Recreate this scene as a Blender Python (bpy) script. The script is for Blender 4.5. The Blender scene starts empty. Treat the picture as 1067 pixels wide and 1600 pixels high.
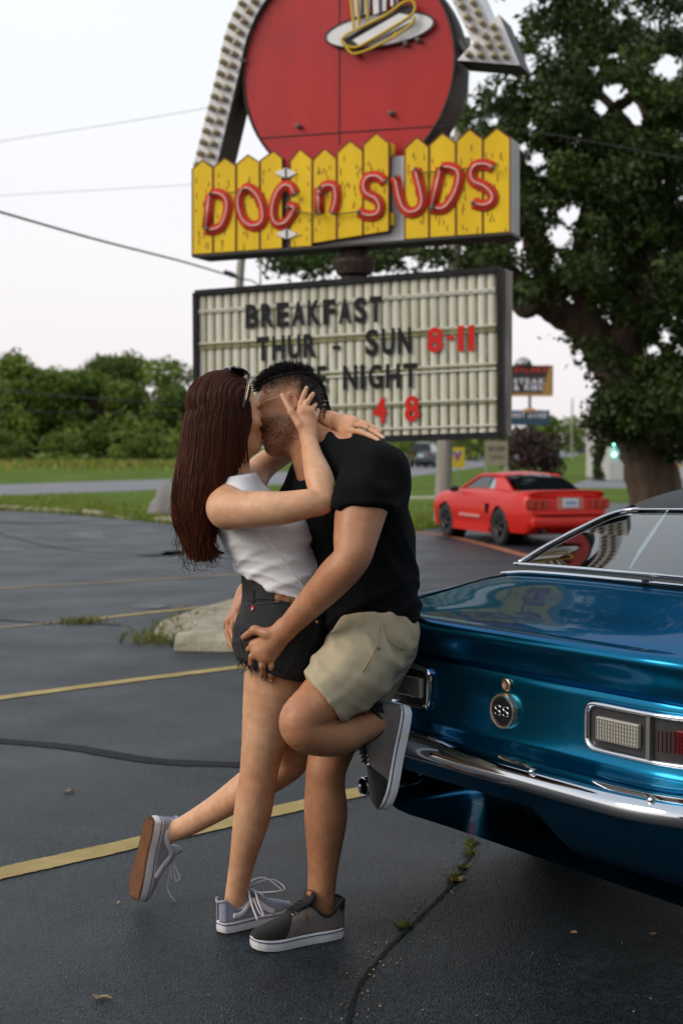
import bpy, bmesh, math, random
import numpy as np
from mathutils import Vector, Matrix
from math import sin, cos, pi, radians, sqrt, atan2, exp
random.seed(7); RNG = np.random.default_rng(7)
SC = bpy.context.scene
COL = SC.collection
# ------------------------------------------------------------------ camera
CAM_H, FPX, PITCH = 1.45, 2222.0, math.atan(103/2222.0)
cam_data = bpy.data.cameras.new('camera')
cam = bpy.data.objects.new('camera', cam_data); COL.objects.link(cam)
cam.location = (0, 0, CAM_H)
cam.rotation_euler = (pi/2 - PITCH, 0, 0)
cam_data.sensor_fit = 'VERTICAL'; cam_data.sensor_height = 36; cam_data.lens = FPX/1600*36
cam_data.clip_end = 6000; cam_data.clip_start = .05
cam_data.dof.use_dof = True; cam_data.dof.focus_distance = 4.1; cam_data.dof.aperture_fstop = 3.8
cam_data.dof.aperture_blades = 0
SC.camera = cam
# ------------------------------------------------------------------ world, sun, exposure
SUN_EL, SUN_AZ = radians(32), radians(-112)          # azimuth from +Y towards +X
world = bpy.data.worlds.new('World'); SC.world = world; world.use_nodes = True
def _world():
    nt = world.node_tree; N = nt.nodes; L = nt.links
    bg = N['Background']; bg.inputs['Strength'].default_value = .1
    sky = N.new('ShaderNodeTexSky'); sky.sky_type = 'NISHITA'; sky.sun_disc = False
    sky.sun_elevation = SUN_EL; sky.sun_rotation = SUN_AZ; sky.dust_density = 3; sky.air_density = 1.0
    # thin evening overcast over that sky: pinkish near the horizon, cooler overhead
    tc = N.new('ShaderNodeTexCoord'); sep = N.new('ShaderNodeSeparateXYZ'); L.new(tc.outputs['Generated'], sep.inputs[0])
    ramp = N.new('ShaderNodeValToRGB'); L.new(sep.outputs['Z'], ramp.inputs[0])
    e = ramp.color_ramp.elements
    e[0].position = .0; e[0].color = (.86, .80, .82, 1)
    e[1].position = .12; e[1].color = (.90, .87, .89, 1)
    e.new(.30).color = (.875, .91, .93, 1); e.new(.7).color = (.62, .70, .78, 1)
    nz = N.new('ShaderNodeTexNoise'); nz.inputs['Scale'].default_value = 2.2; nz.inputs['Detail'].default_value = 5
    L.new(tc.outputs['Generated'], nz.inputs['Vector'])
    mr = N.new('ShaderNodeMapRange'); mr.inputs[3].default_value = 8.3; mr.inputs[4].default_value = 9.5
    L.new(nz.outputs['Fac'], mr.inputs[0])
    sc = N.new('ShaderNodeVectorMath'); sc.operation = 'SCALE'; L.new(ramp.outputs[0], sc.inputs[0]); L.new(mr.outputs[0], sc.inputs['Scale'])
    mx = N.new('ShaderNodeMix'); mx.data_type = 'RGBA'; mx.inputs[0].default_value = .88
    L.new(sky.outputs[0], mx.inputs[6]); L.new(sc.outputs[0], mx.inputs[7])
    L.new(mx.outputs[2], bg.inputs['Color'])
_world()
sun_d = bpy.data.lights.new('sun', 'SUN'); sun = bpy.data.objects.new('sun', sun_d); COL.objects.link(sun)
sun_d.energy = 1.25; sun_d.angle = radians(30); sun_d.color = (1, .88, .74)
_sd = Vector((sin(SUN_AZ)*cos(SUN_EL), cos(SUN_AZ)*cos(SUN_EL), sin(SUN_EL)))
sun.rotation_euler = _sd.to_track_quat('Z', 'Y').to_euler(); sun.location = (-20, 30, 20)
vs = SC.view_settings; vs.view_transform = 'Standard'; vs.look = 'None'; vs.exposure = .42; vs.gamma = 1; vs.use_curve_mapping = False
SC.cycles.max_bounces = 7; SC.cycles.transparent_max_bounces = 12
SC.cycles.use_denoising = True
# ------------------------------------------------------------------ photograph -> place
_cp, _sp = cos(PITCH), sin(PITCH)
def ray(px, py):
    r = px - 533.5; u = -(py - 800.0)
    return np.array([r, FPX*_cp + u*_sp, -FPX*_sp + u*_cp])
def P(px, py, Y):                      # point of the sight line at distance Y
    d = ray(px, py); return np.array([0, 0, CAM_H]) + d*(Y/d[1])
def G(px, py, z=0.0):                  # where the sight line meets the ground
    d = ray(px, py); t = (z - CAM_H)/d[2]; return np.array([0, 0, CAM_H]) + d*t
def PL(px, py, o, n):                  # where the sight line meets a plane
    d = ray(px, py); c = np.array([0, 0, CAM_H]); return c + d*(np.dot(np.asarray(o)-c, n)/np.dot(d, n))
# ------------------------------------------------------------------ materials
MATS = {}
def mat(name, col, rough=.6, metal=0, var=.0, scale=8., bump=0., bscale=None, spec=.5, coat=0, col2=None, emit=None, estr=0, sss=0, detail=4, sheen=0, stretch=None, dist=.02):
    if name in MATS: return MATS[name]
    m = bpy.data.materials.new(name); m.use_nodes = True; MATS[name] = m
    nt = m.node_tree; N = nt.nodes; L = nt.links; b = N['Principled BSDF']
    b.inputs['Base Color'].default_value = (*col, 1); b.inputs['Roughness'].default_value = rough
    b.inputs['Metallic'].default_value = metal; b.inputs['Specular IOR Level'].default_value = spec
    b.inputs['Coat Weight'].default_value = coat; b.inputs['Coat Roughness'].default_value = .03
    if sheen: b.inputs['Sheen Weight'].default_value = sheen
    if sss:
        b.inputs['Subsurface Weight'].default_value = sss; b.inputs['Subsurface Radius'].default_value = (.012, .005, .003); b.inputs['Subsurface Scale'].default_value = 1
    if emit: b.inputs['Emission Color'].default_value = (*emit, 1); b.inputs['Emission Strength'].default_value = estr
    tc = N.new('ShaderNodeTexCoord'); vec = tc.outputs['Object']
    if stretch:
        mp = N.new('ShaderNodeMapping'); mp.inputs['Scale'].default_value = stretch; L.new(vec, mp.inputs[0]); vec = mp.outputs[0]
    if var or col2:
        n = N.new('ShaderNodeTexNoise'); n.inputs['Scale'].default_value = scale; n.inputs['Detail'].default_value = detail; n.inputs['Roughness'].default_value = .62
        L.new(vec, n.inputs['Vector'])
        r = N.new('ShaderNodeValToRGB'); L.new(n.outputs['Fac'], r.inputs[0])
        a = np.array(col); c2 = np.array(col2) if col2 else None
        r.color_ramp.elements[0].position = .32; r.color_ramp.elements[1].position = .68
        r.color_ramp.elements[0].color = (*np.clip(a*(1-var), 0, 1), 1)
        r.color_ramp.elements[1].color = (*np.clip(c2 if c2 is not None else a*(1+var), 0, 1), 1)
        L.new(r.outputs[0], b.inputs['Base Color'])
    if bump:
        n2 = N.new('ShaderNodeTexNoise'); n2.inputs['Scale'].default_value = bscale or scale*4; n2.inputs['Detail'].default_value = 3
        L.new(vec, n2.inputs['Vector'])
        bp = N.new('ShaderNodeBump'); bp.inputs['Strength'].default_value = bump; bp.inputs['Distance'].default_value = dist
        L.new(n2.outputs['Fac'], bp.inputs['Height']); L.new(bp.outputs[0], b.inputs['Normal'])
    return m
def mottle(m, cols, scale, lo=.35, hi=.65):   # a second, larger pigment variation multiplied over the base colour
    nt = m.node_tree; N = nt.nodes; L = nt.links; b = N['Principled BSDF']; tc = N.new('ShaderNodeTexCoord')
    n = N.new('ShaderNodeTexNoise'); n.inputs['Scale'].default_value = scale; n.inputs['Detail'].default_value = 5; L.new(tc.outputs['Object'], n.inputs['Vector'])
    r = N.new('ShaderNodeValToRGB'); L.new(n.outputs['Fac'], r.inputs[0]); e = r.color_ramp.elements
    e[0].position = lo; e[1].position = hi; e[0].color = (*cols[0], 1); e[1].color = (*cols[1], 1)
    mx = N.new('ShaderNodeMix'); mx.data_type = 'RGBA'; mx.blend_type = 'MULTIPLY'; mx.inputs[0].default_value = 1; s = b.inputs['Base Color']
    if s.links: L.new(s.links[0].from_socket, mx.inputs[6])
    else: mx.inputs[6].default_value = s.default_value
    L.new(r.outputs[0], mx.inputs[7]); L.new(mx.outputs[2], s)
def attr_tint(m, name='tint'):         # multiply the base colour by the mesh's own colour attribute (pigment only)
    nt = m.node_tree; N = nt.nodes; L = nt.links; b = N['Principled BSDF']
    a = N.new('ShaderNodeAttribute'); a.attribute_name = name
    mx = N.new('ShaderNodeMix'); mx.data_type = 'RGBA'; mx.blend_type = 'MULTIPLY'; mx.inputs[0].default_value = 1
    s = b.inputs['Base Color']
    if s.links: L.new(s.links[0].from_socket, mx.inputs[6])
    else: mx.inputs[6].default_value = s.default_value
    L.new(a.outputs['Color'], mx.inputs[7]); L.new(mx.outputs[2], s)
# ------------------------------------------------------------------ objects
ROOT = {}
def _apply(o, label, cat, group, kind):
    if label: o['label'] = label
    if cat: o['category'] = cat
    if group: o['group'] = group
    if kind: o['kind'] = kind
    return o
def thing(name, label, cat, loc=(0, 0, 0), group=None):
    o = bpy.data.objects.new(name, None); COL.objects.link(o); o.location = tuple(float(v) for v in loc)
    o.empty_display_size = .1
    ROOT[o] = np.array(loc, float); return _apply(o, label, cat, group, None)
def rootloc(o):
    while o.parent: o = o.parent
    return ROOT.get(o, np.zeros(3))
def mesh_np(name, V, F, smooth=False):
    me = bpy.data.meshes.new(name); V = np.asarray(V, np.float32)
    if isinstance(F, np.ndarray) and F.ndim == 2:
        k = F.shape[1]; n = len(F)
        me.vertices.add(len(V)); me.vertices.foreach_set('co', V.ravel())
        me.loops.add(n*k); me.loops.foreach_set('vertex_index', F.astype(np.int32).ravel())
        me.polygons.add(n); me.polygons.foreach_set('loop_start', np.arange(0, n*k, k, dtype=np.int32))
        me.polygons.foreach_set('loop_total', np.full(n, k, np.int32))
    else:
        me.from_pydata([tuple(map(float, v)) for v in V], [], [tuple(int(i) for i in f) for f in F])
    me.update(calc_edges=True); me.validate()
    if smooth: me.polygons.foreach_set('use_smooth', np.ones(len(me.polygons), bool))
    return me
def obj(name, geo, m, parent=None, smooth=False, label=None, cat=None, group=None, kind=None, midx=None, loc=None, fix=True):
    """geo = (V, F) in world coordinates; linked as ONE mesh object, child of parent when given."""
    V, F = geo; V = np.asarray(V, float)
    off = rootloc(parent) if parent is not None else (np.array(loc, float) if loc is not None else np.zeros(3))
    me = mesh_np(name, V - off, F, smooth)
    for mm in (m if isinstance(m, (list, tuple)) else [m]): me.materials.append(mm)
    if midx is not None: me.polygons.foreach_set('material_index', np.asarray(midx, np.int32))
    if fix and not (isinstance(F, np.ndarray) and len(F) > 20000):
        bm = bmesh.new(); bm.from_mesh(me); bmesh.ops.recalc_face_normals(bm, faces=bm.faces); bm.to_mesh(me); bm.free()
    o = bpy.data.objects.new(name, me); COL.objects.link(o)
    if parent is not None: o.parent = parent
    elif loc is not None: o.location = tuple(off)
    return _apply(o, label, cat, group, kind)
def clone(o, parent=None, loc=None):
    c = o.copy(); COL.objects.link(c)
    if parent is not None: c.parent = parent
    for ch in list(o.children): clone(ch, c)
    if loc is not None: c.location = tuple(float(v) for v in loc)
    return c
def shade(o, ang=35):
    me = o.data; me.polygons.foreach_set('use_smooth', np.ones(len(me.polygons), bool))
    try: me.set_sharp_from_angle(angle=radians(ang))
    except Exception: pass
    return o
def bevel(o, w=.01, seg=2, ang=30):
    md = o.modifiers.new('bevel', 'BEVEL'); md.width = w; md.segments = seg; md.limit_method = 'ANGLE'; md.angle_limit = radians(ang); return o
# ------------------------------------------------------------------ shapes: each returns (V, F)
def join(gs):
    V = []; F = []; n = 0
    for v, f in gs:
        V.append(np.asarray(v, float)); F += [tuple(int(i)+n for i in q) for q in f]; n += len(v)
    return np.vstack(V), F
def box(c, s, ax=None):
    c = np.asarray(c, float); ax = np.eye(3) if ax is None else np.asarray(ax, float)
    V = [c + (i*s[0]/2)*ax[0] + (j*s[1]/2)*ax[1] + (k*s[2]/2)*ax[2] for i in (-1, 1) for j in (-1, 1) for k in (-1, 1)]
    return np.array(V), [(0, 1, 3, 2), (4, 6, 7, 5), (0, 4, 5, 1), (2, 3, 7, 6), (0, 2, 6, 4), (1, 5, 7, 3)]
def frame_of(t):
    t = np.asarray(t, float); t = t/np.linalg.norm(t)
    u = np.cross(t, (0, 0, 1) if abs(t[2]) < .95 else (1, 0, 0)); u /= np.linalg.norm(u); return t, u, np.cross(u, t)
def tube(pts, r, n=8, caps=True, flat=1.0, flatdir=None):
    pts = np.asarray(pts, float); m = len(pts); r = np.broadcast_to(np.asarray(r, float), (m,))
    T = np.gradient(pts, axis=0); T /= np.linalg.norm(T, axis=1)[:, None] + 1e-12
    V = []; u = None
    for i in range(m):
        if flatdir is not None:
            w = np.asarray(flatdir, float); w = w - T[i]*np.dot(w, T[i]); w /= np.linalg.norm(w)+1e-12; uu = np.cross(T[i], w)
        else:
            if u is None: _, u, _ = frame_of(T[i])
            u = u - T[i]*np.dot(u, T[i]); u /= np.linalg.norm(u)+1e-12; uu = u; w = np.cross(T[i], u)
        a = np.arange(n)*2*pi/n
        V.append(pts[i] + r[i]*(np.cos(a)[:, None]*uu + flat*np.sin(a)[:, None]*w))
    V = np.vstack(V); F = []
    for i in range(m-1):
        for j in range(n):
            k = (j+1) % n; F.append((i*n+j, i*n+k, (i+1)*n+k, (i+1)*n+j))
    if caps: F.append(tuple(range(n))[::-1]); F.append(tuple((m-1)*n+j for j in range(n)))
    return V, F
def lathe(prof, o, axis=(0, 0, 1), n=20):
    t, u, w = frame_of(axis); o = np.asarray(o, float); V = []
    for r, h in prof:
        a = np.arange(n)*2*pi/n; V.append(o + t*h + r*(np.cos(a)[:, None]*u + np.sin(a)[:, None]*w))
    m = len(prof); F = []
    for i in range(m-1):
        for j in range(n): k = (j+1) % n; F.append((i*n+j, i*n+k, (i+1)*n+k, (i+1)*n+j))
    F.append(tuple(range(n))[::-1]); F.append(tuple((m-1)*n+j for j in range(n)))
    return np.vstack(V), F
def slab(poly, d):                       # polygon (3D points) pushed along d
    A = np.asarray(poly, float); n = len(A); d = np.asarray(d, float)
    V = np.vstack([A, A + d]); F = [tuple(range(n)), tuple(range(2*n-1, n-1, -1))]
    F += [(i, i+n, (i+1) % n + n, (i+1) % n) for i in range(n)]
    return V, F
def grid(fn, nu, nv, wrap=False):
    V = np.array([fn(i/(nu-1), j/(nv-1)) for i in range(nu) for j in range(nv)], float)
    F = [(i*nv+j, (i+1)*nv+j, (i+1)*nv+j+1, i*nv+j+1) for i in range(nu-1) for j in range(nv-1)]
    return V, F
def spline(pts, n=20, closed=False):
    p = np.asarray(pts, float); m = len(p)
    if closed: p = np.vstack([p[-1], p, p[0], p[1]]); seg = m
    else: p = np.vstack([2*p[0]-p[1], p, 2*p[-1]-p[-2]]); seg = m-1
    out = []
    for i in range(seg):
        a, b, c, d = p[i:i+4]
        k = max(2, int(round(n/seg)))
        for t in np.arange(k)/k:
            out.append(.5*((2*b) + (-a+c)*t + (2*a-5*b+4*c-d)*t*t + (-a+3*b-3*c+d)*t**3))
    if not closed: out.append(p[-2])
    return np.array(out)
def ico(c, r, sub=2, jit=0, seed=0):
    bm = bmesh.new(); bmesh.ops.create_icosphere(bm, subdivisions=sub, radius=1)
    V = np.array([v.co[:] for v in bm.verts]); F = [tuple(v.index for v in f.verts) for f in bm.faces]; bm.free()
    if jit:
        g = np.random.default_rng(seed); ph = g.uniform(0, 6, (4, 3)); s = np.zeros(len(V))
        for k in range(4): s += np.sin(V@g.normal(0, 2.2, 3) + ph[k, 0])
        V = V*(1 + jit*s[:, None]/2)
    return V*np.asarray(r) + np.asarray(c), F
_glyphs = {}
def glyph(ch, bold=.0):                   # flat built-in lettering: outline triangles in a unit box
    key = (ch, bold)
    if key not in _glyphs:
        cu = bpy.data.curves.new('letter', 'FONT'); cu.body = ch; cu.size = 1; cu.offset = bold; cu.extrude = 0.05; cu.resolution_u = 4
        o = bpy.data.objects.new('letter', cu); COL.objects.link(o)
        me = bpy.data.meshes.new_from_object(o.evaluated_get(bpy.context.evaluated_depsgraph_get()))
        V = np.array([v.co[:] for v in me.vertices]); F = [tuple(p.vertices) for p in me.polygons]
        bpy.data.objects.remove(o); bpy.data.meshes.remove(me); bpy.data.curves.remove(cu)
        lo = V.min(0); hi = V.max(0); w = hi-lo
        _glyphs[key] = ((V-lo)/np.where(w < 1e-6, 1, w), F, w[0]/max(w[1], 1e-6))
    return _glyphs[key]
def glyph_on(ch, o, ex, ey, ez, bold=.03):   # ex, ey span the letter's box; ez its thickness
    V, F, _ = glyph(ch, bold); ex, ey, ez, o = (np.asarray(a, float) for a in (ex, ey, ez, o))
    return o + V[:, :1]*ex + V[:, 1:2]*ey + V[:, 2:]*ez, F
def text_on(s, o, ex, ey, ez, bold=.03, gap=.16):  # a whole line filling ex
    ws = [(.45 if c == ' ' else glyph(c, bold)[2]) for c in s]; tot = sum(ws) + gap*(len(s)-1); x = 0; out = []
    for c, w in zip(s, ws):
        if c != ' ': out.append(glyph_on(c, np.asarray(o)+np.asarray(ex)*x/tot, np.asarray(ex)*w/tot, ey, ez, bold))
        x += w + gap
    return join(out)
# ================================================================== the setting
def cr(*c): return tuple(c)
M_grass = mat('grass_ground', (.095, .155, .016), .95, var=.35, scale=.35, bump=.8, bscale=9, col2=(.135, .205, .028), detail=8, dist=.2, spec=.1)
M_asph = mat('asphalt', (.014, .0205, .027), .58, var=.25, scale=2.3, bump=1.0, bscale=130, col2=(.020, .029, .037), detail=9, spec=.34, dist=.008)
def _asph():
    nt = M_asph.node_tree; N = nt.nodes; L = nt.links; b = N['Principled BSDF']
    tc = N.new('ShaderNodeTexCoord'); v = N.new('ShaderNodeTexVoronoi'); v.inputs['Scale'].default_value = 95
    L.new(tc.outputs['Object'], v.inputs['Vector'])
    r = N.new('ShaderNodeValToRGB'); L.new(v.outputs['Color'], r.inputs[0])
    r.color_ramp.elements[0].position = .2; r.color_ramp.elements[0].color = (.35, .36, .38, 1)
    r.color_ramp.elements[1].position = .95; r.color_ramp.elements[1].color = (2.0, 1.95, 1.85, 1)
    mx = N.new('ShaderNodeMix'); mx.data_type = 'RGBA'; mx.blend_type = 'MULTIPLY'; mx.inputs[0].default_value = 1
    L.new(b.inputs['Base Color'].links[0].from_socket, mx.inputs[6]); L.new(r.outputs[0], mx.inputs[7]); L.new(mx.outputs[2], b.inputs['Base Color'])
    n = N.new('ShaderNodeTexNoise'); n.inputs['Scale'].default_value = 1.1; n.inputs['Detail'].default_value = 6; L.new(tc.outputs['Object'], n.inputs['Vector'])
    mr = N.new('ShaderNodeMapRange'); mr.inputs[1].default_value = .3; mr.inputs[2].default_value = .7; mr.inputs[3].default_value = .40; mr.inputs[4].default_value = .56
    L.new(n.outputs['Fac'], mr.inputs[0]); L.new(mr.outputs[0], b.inputs['Roughness'])
_asph()
mottle(M_asph, ((.72, .74, .78), (1.14, 1.12, 1.1)), .55, .38, .62); mottle(M_asph, ((.6, .6, .6), (1, 1, 1)), 1.7, .30, .37)
M_seal = mat('crack_sealer', (.009, .010, .011), .75, spec=.2, var=.3, scale=6, bump=.3, bscale=90, dist=.004)
M_yel = mat('worn_yellow_paint', (.36, .25, .07), .7, var=.25, scale=5, col2=(.42, .31, .11), bump=.5, bscale=150, detail=8, dist=.004)
M_yel2 = mat('faded_line_paint', (.16, .11, .065), .75, var=.4, scale=4, col2=(.32, .24, .14), detail=8)
M_wht = mat('worn_white_paint', (.10, .10, .10), .75, var=.5, scale=5, detail=8)
M_conc = mat('concrete', (.30, .26, .18), .85, var=.25, scale=5, bump=.6, bscale=45, col2=(.42, .375, .28), detail=8)
M_road = mat('road_surface', (.17, .17, .18), .8, var=.12, scale=.8, bump=.2, bscale=30)
M_stone = mat('boulder_stone', (.19, .18, .175), .8, var=.3, scale=3, bump=.6, bscale=14, detail=8)
M_wood = mat('weathered_pole_wood', (.30, .275, .235), .85, var=.25, scale=6, bump=.4, bscale=30, stretch=(1, 1, .08))
M_bark = mat('oak_bark', (.075, .05, .034), .95, var=.45, scale=5, bump=1.0, bscale=14, stretch=(1, 1, .3), detail=8, dist=.06)
M_blk = mat('dark_metal', (.012, .012, .013), .5)
M_steel = mat('grey_metal', (.35, .35, .36), .45, metal=.8)
M_wire = mat('cable_rubber', (.02, .022, .022), .6)
def leafmat(name, col, tr=.35):
    m = mat(name, col, .55, spec=.35); attr_tint(m)
    nt = m.node_tree; N = nt.nodes; L = nt.links; b = N['Principled BSDF']
    t = N.new('ShaderNodeBsdfTranslucent'); mx = N.new('ShaderNodeMixShader'); mx.inputs[0].default_value = tr
    src = b.inputs['Base Color'].links[0].from_socket; L.new(src, t.inputs['Color'])
    L.new(b.outputs[0], mx.inputs[1]); L.new(t.outputs[0], mx.inputs[2]); L.new(mx.outputs[0], N['Material Output'].inputs['Surface'])
    return m
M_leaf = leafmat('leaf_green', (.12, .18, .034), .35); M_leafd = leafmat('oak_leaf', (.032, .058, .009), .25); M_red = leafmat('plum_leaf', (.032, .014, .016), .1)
M_blade = leafmat('grass_blade', (.14, .205, .03))
def set_tint(o, cols):                     # one pigment tint per vertex
    a = o.data.color_attributes.new('tint', 'FLOAT_COLOR', 'POINT')
    c = np.ones((len(o.data.vertices), 4), np.float32); c[:, :3] = cols; a.data.foreach_set('color', c.ravel())
def poly(pts): return np.array(pts, float), [tuple(range(len(pts)))]
# ---- ground sheet to the horizon, road, lot
TZ = -.012
o = obj('grass_field', grid(lambda u, v: (-3000+6000*u, -400+4400*v, TZ), 3, 3), M_grass, kind='structure')
def strip(pts, w, z):                      # ribbon along ground points
    p = np.asarray(pts, float)[:, :2]; T = np.gradient(p, axis=0); T /= np.linalg.norm(T, axis=1)[:, None]
    Nn = np.stack([-T[:, 1], T[:, 0]], 1); w = np.broadcast_to(np.asarray(w, float), (len(p),))[:, None]
    V = np.vstack([np.c_[p+Nn*w/2, np.full(len(p), z)], np.c_[p-Nn*w/2, np.full(len(p), z)]]); n = len(p)
    return V, [(i, i+1, n+i+1, n+i) for i in range(n-1)]
rd = [G(-900, 775), G(-300, 771), G(0, 764.5), G(240, 755.5), G(480, 745), G(700, 724.5), G(800, 717), G(870, 709), G(893, 703)]
rd = spline(rd, 60); rd = np.vstack([rd[0]+(rd[0]-rd[3])*6, rd, rd[-1]+(rd[-1]-rd[-2])*30])
obj('road', strip(rd, 9.0, TZ+.004), M_road, kind='structure')
sd = spline([G(520, 778), G(690, 776), G(760, 772)], 10)
obj('pavement', strip(sd, 1.6, TZ+.004), M_conc, kind='structure')
obj('driveway', poly([G(880, 762), G(935, 742), G(1300, 742), G(1300, 762)]) , M_road, kind='structure').location.z = .004+TZ
lot_edge = [G(-900, 792), G(-300, 794), G(0, 797), G(90, 801), G(200, 811), G(270, 818), G(420, 826), G(650, 829), G(690, 824), G(720, 806), G(830, 792), G(960, 786), G(1500, 790)]
lot_edge = np.array([[p[0], p[1], 0] for p in lot_edge])
# the lot is laid as a fan of long quads back to behind the camera
nE = len(lot_edge); near = np.array([[p[0]*.9, -25, 0] for p in lot_edge]); near[0, 0] = -45; near[-1, 0] = 45; near[:, 0] = np.linspace(-45, 45, nE)
obj('parking_lot', (np.vstack([lot_edge, near]), [(i, i+1, nE+i+1, nE+i) for i in range(nE-1)]), M_asph, kind='structure')
def gl(px, n=24): return spline([G(*q) for q in px], n)
def rag(pts, w, z, amp, seed):             # a worn painted line: ragged edges and a few bare gaps
    g = np.random.default_rng(seed); p = spline(pts, 220); 
    V, F = strip(p, w*(1+np.convolve(g.normal(0, 1, len(p)+6), np.ones(7)/7, 'valid')*amp*14), z); V = np.array(V); V[:, :2] += g.normal(0, amp*.25, (len(V), 2))
    return V, F
for px, w, m, s in (([(-60, 1379), (0, 1366), (280, 1303), (557, 1239), (700, 1206)], .125, M_yel, 1), ([(-80, 1101), (0, 1091), (180, 1067), (372, 1043), (520, 1025)], .115, M_yel, 2),
                 ([(-60, 986), (0, 981), (95, 972)], .09, M_yel2, 3), ([(140, 968), (250, 956), (390, 942)], .10, M_yel, 4), ([(-60, 924), (0, 920), (200, 908), (400, 896), (660, 880)], .12, M_yel2, 5)):
    obj('parking_line', rag([G(*q) for q in px], w, .004, .006, s), m, kind='structure')
obj('lot_border_line', rag([G(*q) for q in [(640, 829), (700, 838), (760, 852), (815, 867), (900, 890)]], .16, .004, .012, 6), mat('faded_orange_paint', (.33, .12, .055), .75, var=.3, scale=5), kind='structure')
def blob(px, seed, z=.004, n=22):
    g = np.random.default_rng(seed); c = np.mean([G(*q) for q in px], axis=0); out = []
    q = spline([G(*a) for a in px], n, True); q[:, 2] = z; q[:, :2] += g.normal(0, .03, (len(q), 2)); return poly(q)
for i, px in enumerate(([(104, 836), (125, 831), (172, 830), (160, 835), (172, 842), (130, 842)], [(208, 947), (230, 943), (262, 945), (250, 951), (215, 951)], [(262, 949), (290, 943), (292, 946), (275, 951)], [(-10, 855), (34, 856), (34, 860), (-10, 860)])):
    obj('worn_marking', blob(px, i), M_wht, kind='structure')
for px, w in (([(-60, 1152), (0, 1158), (110, 1168), (240, 1189), (390, 1196)], .10), ([(745, 1316), (715, 1372), (660, 1430), (600, 1490), (560, 1545), (538, 1620)], .011), ([(-40, 966), (40, 972), (100, 974), (190, 977)], .05), ([(420, 1186), (560, 1170), (640, 1160)], .06),
              ([(-20, 815), (60, 818), (130, 816)], .25), ([(225, 870), (262, 866), (275, 862), (270, 869)], .3), ([(-30, 826), (100, 858), (265, 868)], .05)):
    obj('crack_seal', rag([G(*q) for q in px], w, .003, .009, int(w*1000)), M_seal, kind='structure')
# ---- kerb of broken concrete stones along the grass
kerb = thing('kerb', None, None, lot_edge[3]); kerb['kind'] = 'structure'
g = np.random.default_rng(3); ke = spline(lot_edge[1:8], 120); i = 0; s = 0
seg = np.r_[0, np.cumsum(np.linalg.norm(np.diff(ke, axis=0), axis=1))]
while s < seg[-1]-1.2:
    L_ = g.uniform(.7, 1.5); a = np.array([np.interp(s, seg, ke[:, k]) for k in range(3)]); b = np.array([np.interp(s+L_, seg, ke[:, k]) for k in range(3)])
    d = (b-a)/np.linalg.norm(b-a); n_ = np.array([-d[1], d[0], 0]); h = g.uniform(.05, .12)
    V, F = box((a+b)/2+n_*.08+[0, 0, h/2-.02], (np.linalg.norm(b-a)-.03, .22, h+.04), (d, n_, (0, 0, 1))); V = V + g.normal(0, .018, V.shape)
    if g.random() > .22: bevel(obj('kerb_stone', (V, F), M_conc, kerb), .015)
    s += L_+g.choice([.02, .02, .3])
# ---- wheel stop and broken concrete pad behind the couple
c0, c1 = G(272, 1018), G(520, 1018); d = (c1-c0)/np.linalg.norm(c1-c0); n_ = np.array([-d[1], d[0], 0]); Lb = np.linalg.norm(c1-c0)
prof = [(0, 0), (.02, .07), (.07, .115), (.30, .115), (.36, .06), (.37, 0)]
def stop_fn():
    V = []; F = []
    for k, t in enumerate(np.linspace(0, 1, 9)):
        e = .05 if k in (0, 8) else 0
        for (w, h) in prof: V.append(c0 + d*(Lb*t) + n_*(w*(1-e)+.18*e) + np.array([0, 0, h*(1-e*3)]) + g.normal(0, .002, 3))
    n = len(prof)
    for k in range(8):
        for j in range(n-1): F.append((k*n+j, k*n+j+1, (k+1)*n+j+1, (k+1)*n+j))
    F.append(tuple(range(n))); F.append(tuple(8*n+j for j in range(n))); return np.array(V), F
wst = obj('wheel_stop', stop_fn(), M_conc, loc=c0, label='low pale concrete wheel stop on the asphalt behind the woman', cat='wheel stop'); bevel(wst, .012)
pad = [G(232, 1000), G(250, 976), G(300, 962), G(360, 946), G(520, 930), G(560, 990), G(290, 1000)]
tp = [np.array([*(p*0.985 + np.mean(pad, axis=0)*.015)[:2], z]) for p, z in zip(pad, (.02, .035, .055, .065, .07, .06, .03))]
n = len(pad); V = np.array([[p[0], p[1], 0] for p in pad] + tp); F = [tuple(range(n, 2*n))] + [(i, (i+1) % n, (i+1) % n+n, i+n) for i in range(n)]
bevel(obj('concrete_ramp', (V, F), M_conc, loc=pad[0], label='cracked sloping concrete ramp behind the low wheel stop', cat='ramp'), .02)
# ---- grass and weeds
def blades(pts, h, w, seed, lean=.5):
    g = np.random.default_rng(seed); n = len(pts); a = g.uniform(0, 2*pi, n); hh = h*g.uniform(.5, 1.3, n); ww = w*g.uniform(.6, 1.3, n)
    dx = np.stack([np.cos(a), np.sin(a), 0*a], 1); ln = g.normal(0, lean, (n, 2))*hh[:, None]
    b0 = pts - dx*ww[:, None]/2; b1 = pts + dx*ww[:, None]/2; mid = pts + np.c_[ln*.4, hh*.6]; top = pts + np.c_[ln, hh]
    V = np.stack([b0, b1, mid+dx*ww[:, None]*.35, mid-dx*ww[:, None]*.35, top], 1).reshape(-1, 3)
    k = np.arange(n)[:, None]*5; F = [tuple(q) for q in (k+[0, 1, 2, 3]).tolist()] + [tuple(q) for q in (k+[3, 2, 4]).tolist()]
    t = np.repeat(g.uniform(.6, 1.5, (n, 1))*np.array([[1, 1, 1]]) * np.c_[g.uniform(.8, 1.5, n), np.ones(n), g.uniform(.6, 1.1, n)], 5, axis=0)
    return (V, F), t
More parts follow.
